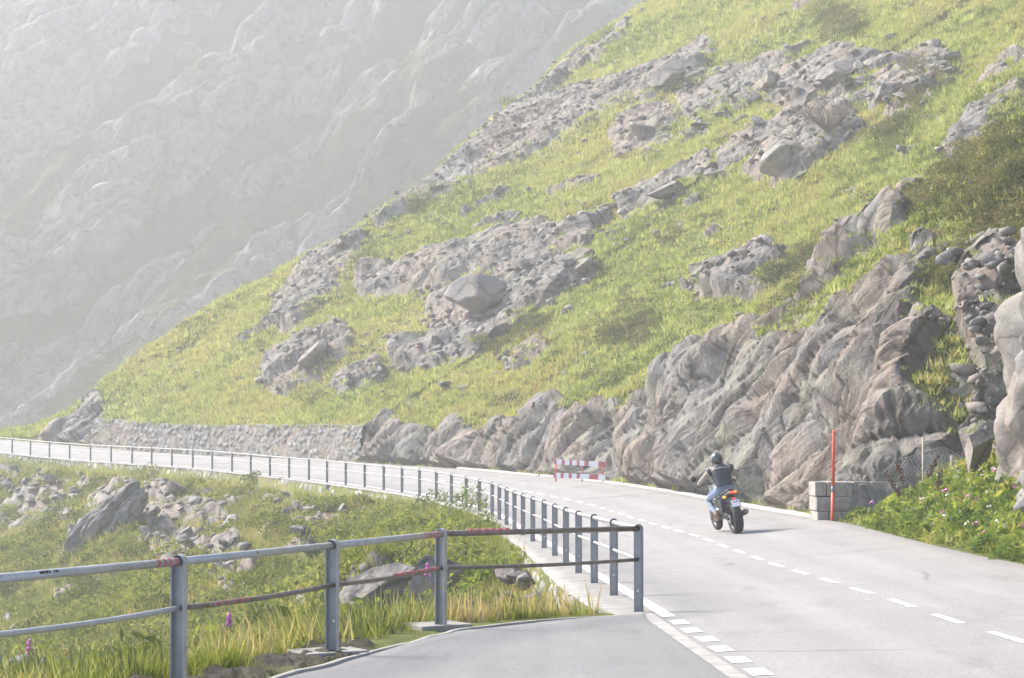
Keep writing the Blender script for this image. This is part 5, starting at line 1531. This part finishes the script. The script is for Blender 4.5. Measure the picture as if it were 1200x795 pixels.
# ------------------------------------------------------------------ rider (same local frame)
rider = empty('person')
def skin_mesh(verts, edges, radii, root=0, sub=2):
    me = bpy.data.meshes.new('body'); me.from_pydata([Vector(v) for v in verts], edges, [])
    o = bpy.data.objects.new('body_tmp', me); COL.objects.link(o)
    md = o.modifiers.new('skin', 'SKIN'); md.use_smooth_shade = True
    sv = me.skin_vertices[0].data
    for i, r in enumerate(radii): sv[i].radius = r if isinstance(r, tuple) else (r, r)
    for i in range(len(verts)): sv[i].use_root = (i == root)
    ms = o.modifiers.new('sub', 'SUBSURF'); ms.levels = ms.render_levels = sub
    bpy.context.view_layer.update()
    dg = bpy.context.evaluated_depsgraph_get()
    out = bpy.data.meshes.new_from_object(o.evaluated_get(dg))
    bpy.data.objects.remove(o); bpy.data.meshes.remove(me)
    return out
BV_ = [((0, .40, .90), (.165, .125)),      # 0 pelvis
       ((0, .44, 1.03), (.160, .115)), ((0, .51, 1.17), (.185, .125)), ((0, .565, 1.27), (.175, .115)), ((0, .60, 1.35), (.075, .07)), ((0, .625, 1.43), .07), ((0, .66, 1.49), .095), ((0, .665, 1.55), .08),   # 1-7 spine, neck, head
       ((-.19, .575, 1.29), .085), ((-.30, .64, 1.19), .064), ((-.41, .75, 1.08), .052), ((-.40, .88, 1.045), .043), ((-.375, .975, 1.02), .034),     # 8-12 left arm
       ((.19, .575, 1.29), .085), ((.30, .64, 1.19), .064), ((.41, .75, 1.08), .052), ((.40, .88, 1.045), .043), ((.375, .975, 1.02), .034),          # 13-17 right arm
       ((-.12, .46, .875), .105), ((-.22, .66, .80), .088), ((-.275, .835, .70), .066), ((-.255, .68, .53), .060), ((-.225, .52, .41), .046),         # 18-22 left leg
       ((.12, .46, .875), .105), ((.22, .66, .80), .088), ((.275, .835, .70), .066), ((.255, .68, .53), .060), ((.225, .52, .41), .046)]             # 23-27 right leg
BE = [(0, 1), (1, 2), (2, 3), (3, 4), (4, 5), (5, 6), (6, 7), (3, 8), (8, 9), (9, 10), (10, 11), (11, 12), (3, 13), (13, 14), (14, 15), (15, 16), (16, 17), (0, 18), (18, 19), (19, 20), (20, 21), (21, 22), (0, 23), (23, 24), (24, 25), (25, 26), (26, 27)]
M_JEANS = plain('blue_denim', (.25, .31, .41), .85, var=.25, vscale=14, bd=.004, spec=.2)
M_SLEEVE = plain('beige_sleeve', (.30, .26, .22), .85, var=.15, vscale=10, bd=.004, spec=.2)
M_VEST = plain('black_leather_vest', (.022, .024, .030), .45, var=.3, vscale=6, bd=.004)
M_SKIN = plain('skin', (.48, .31, .24), .55, var=.06)
M_STRIPE = plain('pale_piping', (.45, .40, .38), .7)
M_BOOT = plain('brown_boot_leather', (.15, .085, .055), .6, var=.25, vscale=14)
M_SOLE = plain('boot_sole', (.10, .055, .04), .8)
M_HELM = plain('black_helmet_shell', (.020, .021, .024), .18, var=.1, coat=1.0)
M_HELM_HILITE = plain('helmet_side_highlight', (.13, .135, .145), .25, metal=.2)  # grey tone for the highlight modelled on the black shell
M_VISOR = plain('visor', (.03, .03, .035), .08, coat=1.0)
body = skin_mesh([v for v, r in BV_], BE, [r for v, r in BV_])
for m in (M_SLEEVE, M_JEANS, M_SKIN): body.materials.append(m)
for f in body.polygons:
    c = f.center
    f.material_index = 1 if (c.z < .965 and abs(c.x) < .36 and c.y < .92) else (2 if c.z > 1.36 else 0)
bo = bpy.data.objects.new('body', body); COL.objects.link(bo); bo.parent = rider
# vest: an open-armed shell round the torso
b = MB()
def ring(c, rx, ry, tilt, n=20, pw=2.6):
    pts = []
    for k in range(n):
        a = 2 * math.pi * k / n
        x = rx * math.copysign(abs(math.cos(a)) ** (2 / pw), math.cos(a)); y = ry * math.copysign(abs(math.sin(a)) ** (2 / pw), math.sin(a))
        pts.append((c[0] + x, c[1] + y * math.cos(tilt), c[2] + y * math.sin(tilt) * -1))
    return pts
T_ = R(24)
b.loft([ring((0, .41, .93), .175, .145, T_), ring((0, .425, .985), .178, .145, T_), ring((0, .45, 1.06), .182, .14, T_), ring((0, .49, 1.15), .205, .148, T_), ring((0, .535, 1.235), .222, .146, T_), ring((0, .565, 1.295), .215, .128, T_), ring((0, .585, 1.345), .15, .10, T_), ring((0, .605, 1.385), .088, .085, T_)], cap=False)
vest = b.build('vest', M_VEST, rider, subsurf=1)
MB().tube([(-.175, .46, 1.318), (-.09, .44, 1.332), (0, .432, 1.338), (.09, .44, 1.332), (.175, .46, 1.318)], .009, 6).build('piping', M_STRIPE, vest)
MB().tube([(-.165, .37, .965), (-.09, .305, .985), (0, .29, .99), (.09, .305, .985), (.165, .37, .965)], .014, 6).build('hem', M_VEST, vest)
for s_ in (-1, 1):
    b = MB(); b.lathe((s_ * .205, .575, 1.285), (s_, .30, -.55), [(-.03, .090), (.02, .098), (.045, .096), (.05, .088)], 18); b.build('armhole', M_VEST, vest)
# helmet
hm = MB(); HC = Vector((0, .665, 1.50)); rings_ = []
for k in range(13):
    ph = math.pi * (k + .35) / 13.6 - .02
    z = math.cos(ph) * .152; r0 = math.sin(ph)
    rings_.append([(HC.x + .128 * r0 * math.cos(a), HC.y + .150 * r0 * math.sin(a) + (.014 if math.sin(a) > 0 else 0) * (1 if k > 6 else 0), HC.z + z * (1.0 if z > 0 else .92)) for a in np.linspace(0, 2 * math.pi, 24, endpoint=False)])
hm.loft(rings_)
helmet = hm.build('helmet', M_HELM, rider)
vs = MB(); vs.loft([[(HC.x + .131 * math.cos(a), HC.y + .168 * math.sin(a), HC.z + z) for a in np.linspace(R(20), R(160), 15)] + [(HC.x + .12 * math.cos(a), HC.y + .150 * math.sin(a), HC.z + z) for a in np.linspace(R(160), R(20), 15)] for z in (-.035, .0, .055)])
vs.build('visor', M_VISOR, helmet)
sv_ = MB(); sv_.loft([[(HC.x + .1325 * q * math.cos(a), HC.y + .1545 * q * math.sin(a), HC.z + z) for a in np.linspace(R(150), R(215), 9)] + [(HC.x + .120 * q * math.cos(a), HC.y + .142 * q * math.sin(a), HC.z + z) for a in np.linspace(R(215), R(150), 9)] for z, q in ((-.03, .99), (.02, 1.0), (.06, .925), (.09, .81))])
sv_.build('helmet_highlight', M_HELM_HILITE, helmet)  # silvery highlight on the helmet's left side, built as a grey piece
MB().tube([(HC.x + .118 * math.cos(a), HC.y + .135 * math.sin(a), HC.z - .105) for a in np.linspace(0, 2 * math.pi, 25)], .016, 8).build('helmet_rim', M_BLACK, helmet)
# boots and gloves
for s_ in (-1, 1):
    b = MB()
    P_ = [((s_ * .232, .555, .47), .062), ((s_ * .225, .515, .40), .058), ((s_ * .215, .465, .34), .060)]
    b.tube([p for p, r in P_], [r for p, r in P_], 14)
    b.loft([[(s_ * .215 + x * w, y, z + zz * h) for x, zz in [(math.cos(a), math.sin(a)) for a in np.linspace(0, 2 * math.pi, 12, endpoint=False)]] for y, z, w, h in [(.405, .335, .035, .04), (.43, .325, .05, .055), (.50, .32, .048, .05), (.58, .315, .055, .042), (.65, .305, .05, .034), (.685, .30, .03, .02)]])
    bt = b.build('boot', M_BOOT, rider)
    MB().box((s_ * .215, .545, .277), (.098, .29, .024), (R(-3), 0, 0), .01).build('sole', M_SOLE, bt)
    # glove closed round the grip
    hv, he, hr = [], [], []
    def chain(pts, rad):
        k = len(hv); hv.extend(pts); hr.extend(rad); he.extend([(k + i, k + i + 1) for i in range(len(pts) - 1)]); return k
    w0 = Vector((s_ * .378, .945, 1.032)); kn = Vector((s_ * .355, 1.02, 1.026))
    k0 = chain([tuple(w0), tuple((w0 + kn) / 2), tuple(kn)], [(.034, .024), (.044, .022), (.044, .018)])
    ax = Vector((s_ * .12, -.065, -.024)).normalized()
    for q in range(4):
        o_ = kn + ax * (.038 * (q - 1.5) / 1.5)
        ln = [.9, 1.0, .95, .78][q if s_ < 0 else q]
        k = chain([tuple(o_), tuple(o_ + Vector((0, .032 * ln, -.008))), tuple(o_ + Vector((0, .036 * ln, -.042))), tuple(o_ + Vector((0, .008, -.058 * ln)))], [.0105, .010, .0095, .008])
        he.append((k0 + 2, k))
    th = w0.lerp(kn, .45) - ax * .035
    k = chain([tuple(th), tuple(th + Vector((-s_ * .022, .030, -.022))), tuple(th + Vector((-s_ * .02, .055, -.045)))], [.013, .011, .009]); he.append((k0 + 1, k))
    gm = skin_mesh(hv, he, hr, k0, 1); gm.materials.append(M_BLACK)
    go = bpy.data.objects.new('glove', gm); COL.objects.link(go); go.parent = rider
    MB().tube([(s_ * .392, .90, 1.04), (s_ * .376, .955, 1.03)], [.050, .042], 12).build('glove_cuff', M_BLACK, go)
tag(rider, 'rider in black helmet, dark vest with beige sleeves and blue jeans on the motorcycle', 'person')
# place both: on the banked road, leaning left
bs = float(s_of_d(41.15))
bp = on_road(bs, 3.86)
lean_, head_ = R(-9.5), R(9.6)
Mt = Matrix.Translation(bp.tolist()) @ Matrix.Rotation(head_, 4, 'Z') @ Matrix.Rotation(lean_, 4, 'Y')
bike.matrix_world = Mt
rider.matrix_world = Mt
# ------------------------------------------------------------------ haze
def add_haze():
    x0, x1, y0, y1, z0, z1 = -420, 420, -60, 760, -60, 175
    me = bpy.data.meshes.new('haze')
    V = [(x, y, z) for x in (x0, x1) for y in (y0, y1) for z in (z0, z1)]
    me.from_pydata(V, [], [(0, 1, 3, 2), (4, 6, 7, 5), (0, 4, 5, 1), (2, 3, 7, 6), (0, 2, 6, 4), (1, 5, 7, 3)])
    m = bpy.data.materials.new('haze_air')
    m.use_nodes = True
    nt = m.node_tree
    nt.nodes.remove(nt.nodes['Principled BSDF'])
    v = nt.nodes.new('ShaderNodeVolumePrincipled')
    v.inputs['Color'].default_value = (.985, .985, .98, 1)
    v.inputs['Density'].default_value = HAZE_DENSITY
    v.inputs['Anisotropy'].default_value = .30
    nt.links.new(v.outputs[0], nt.nodes['Material Output'].inputs['Volume'])
    o = link('haze', me, m)
    o['kind'] = 'stuff'
add_haze()
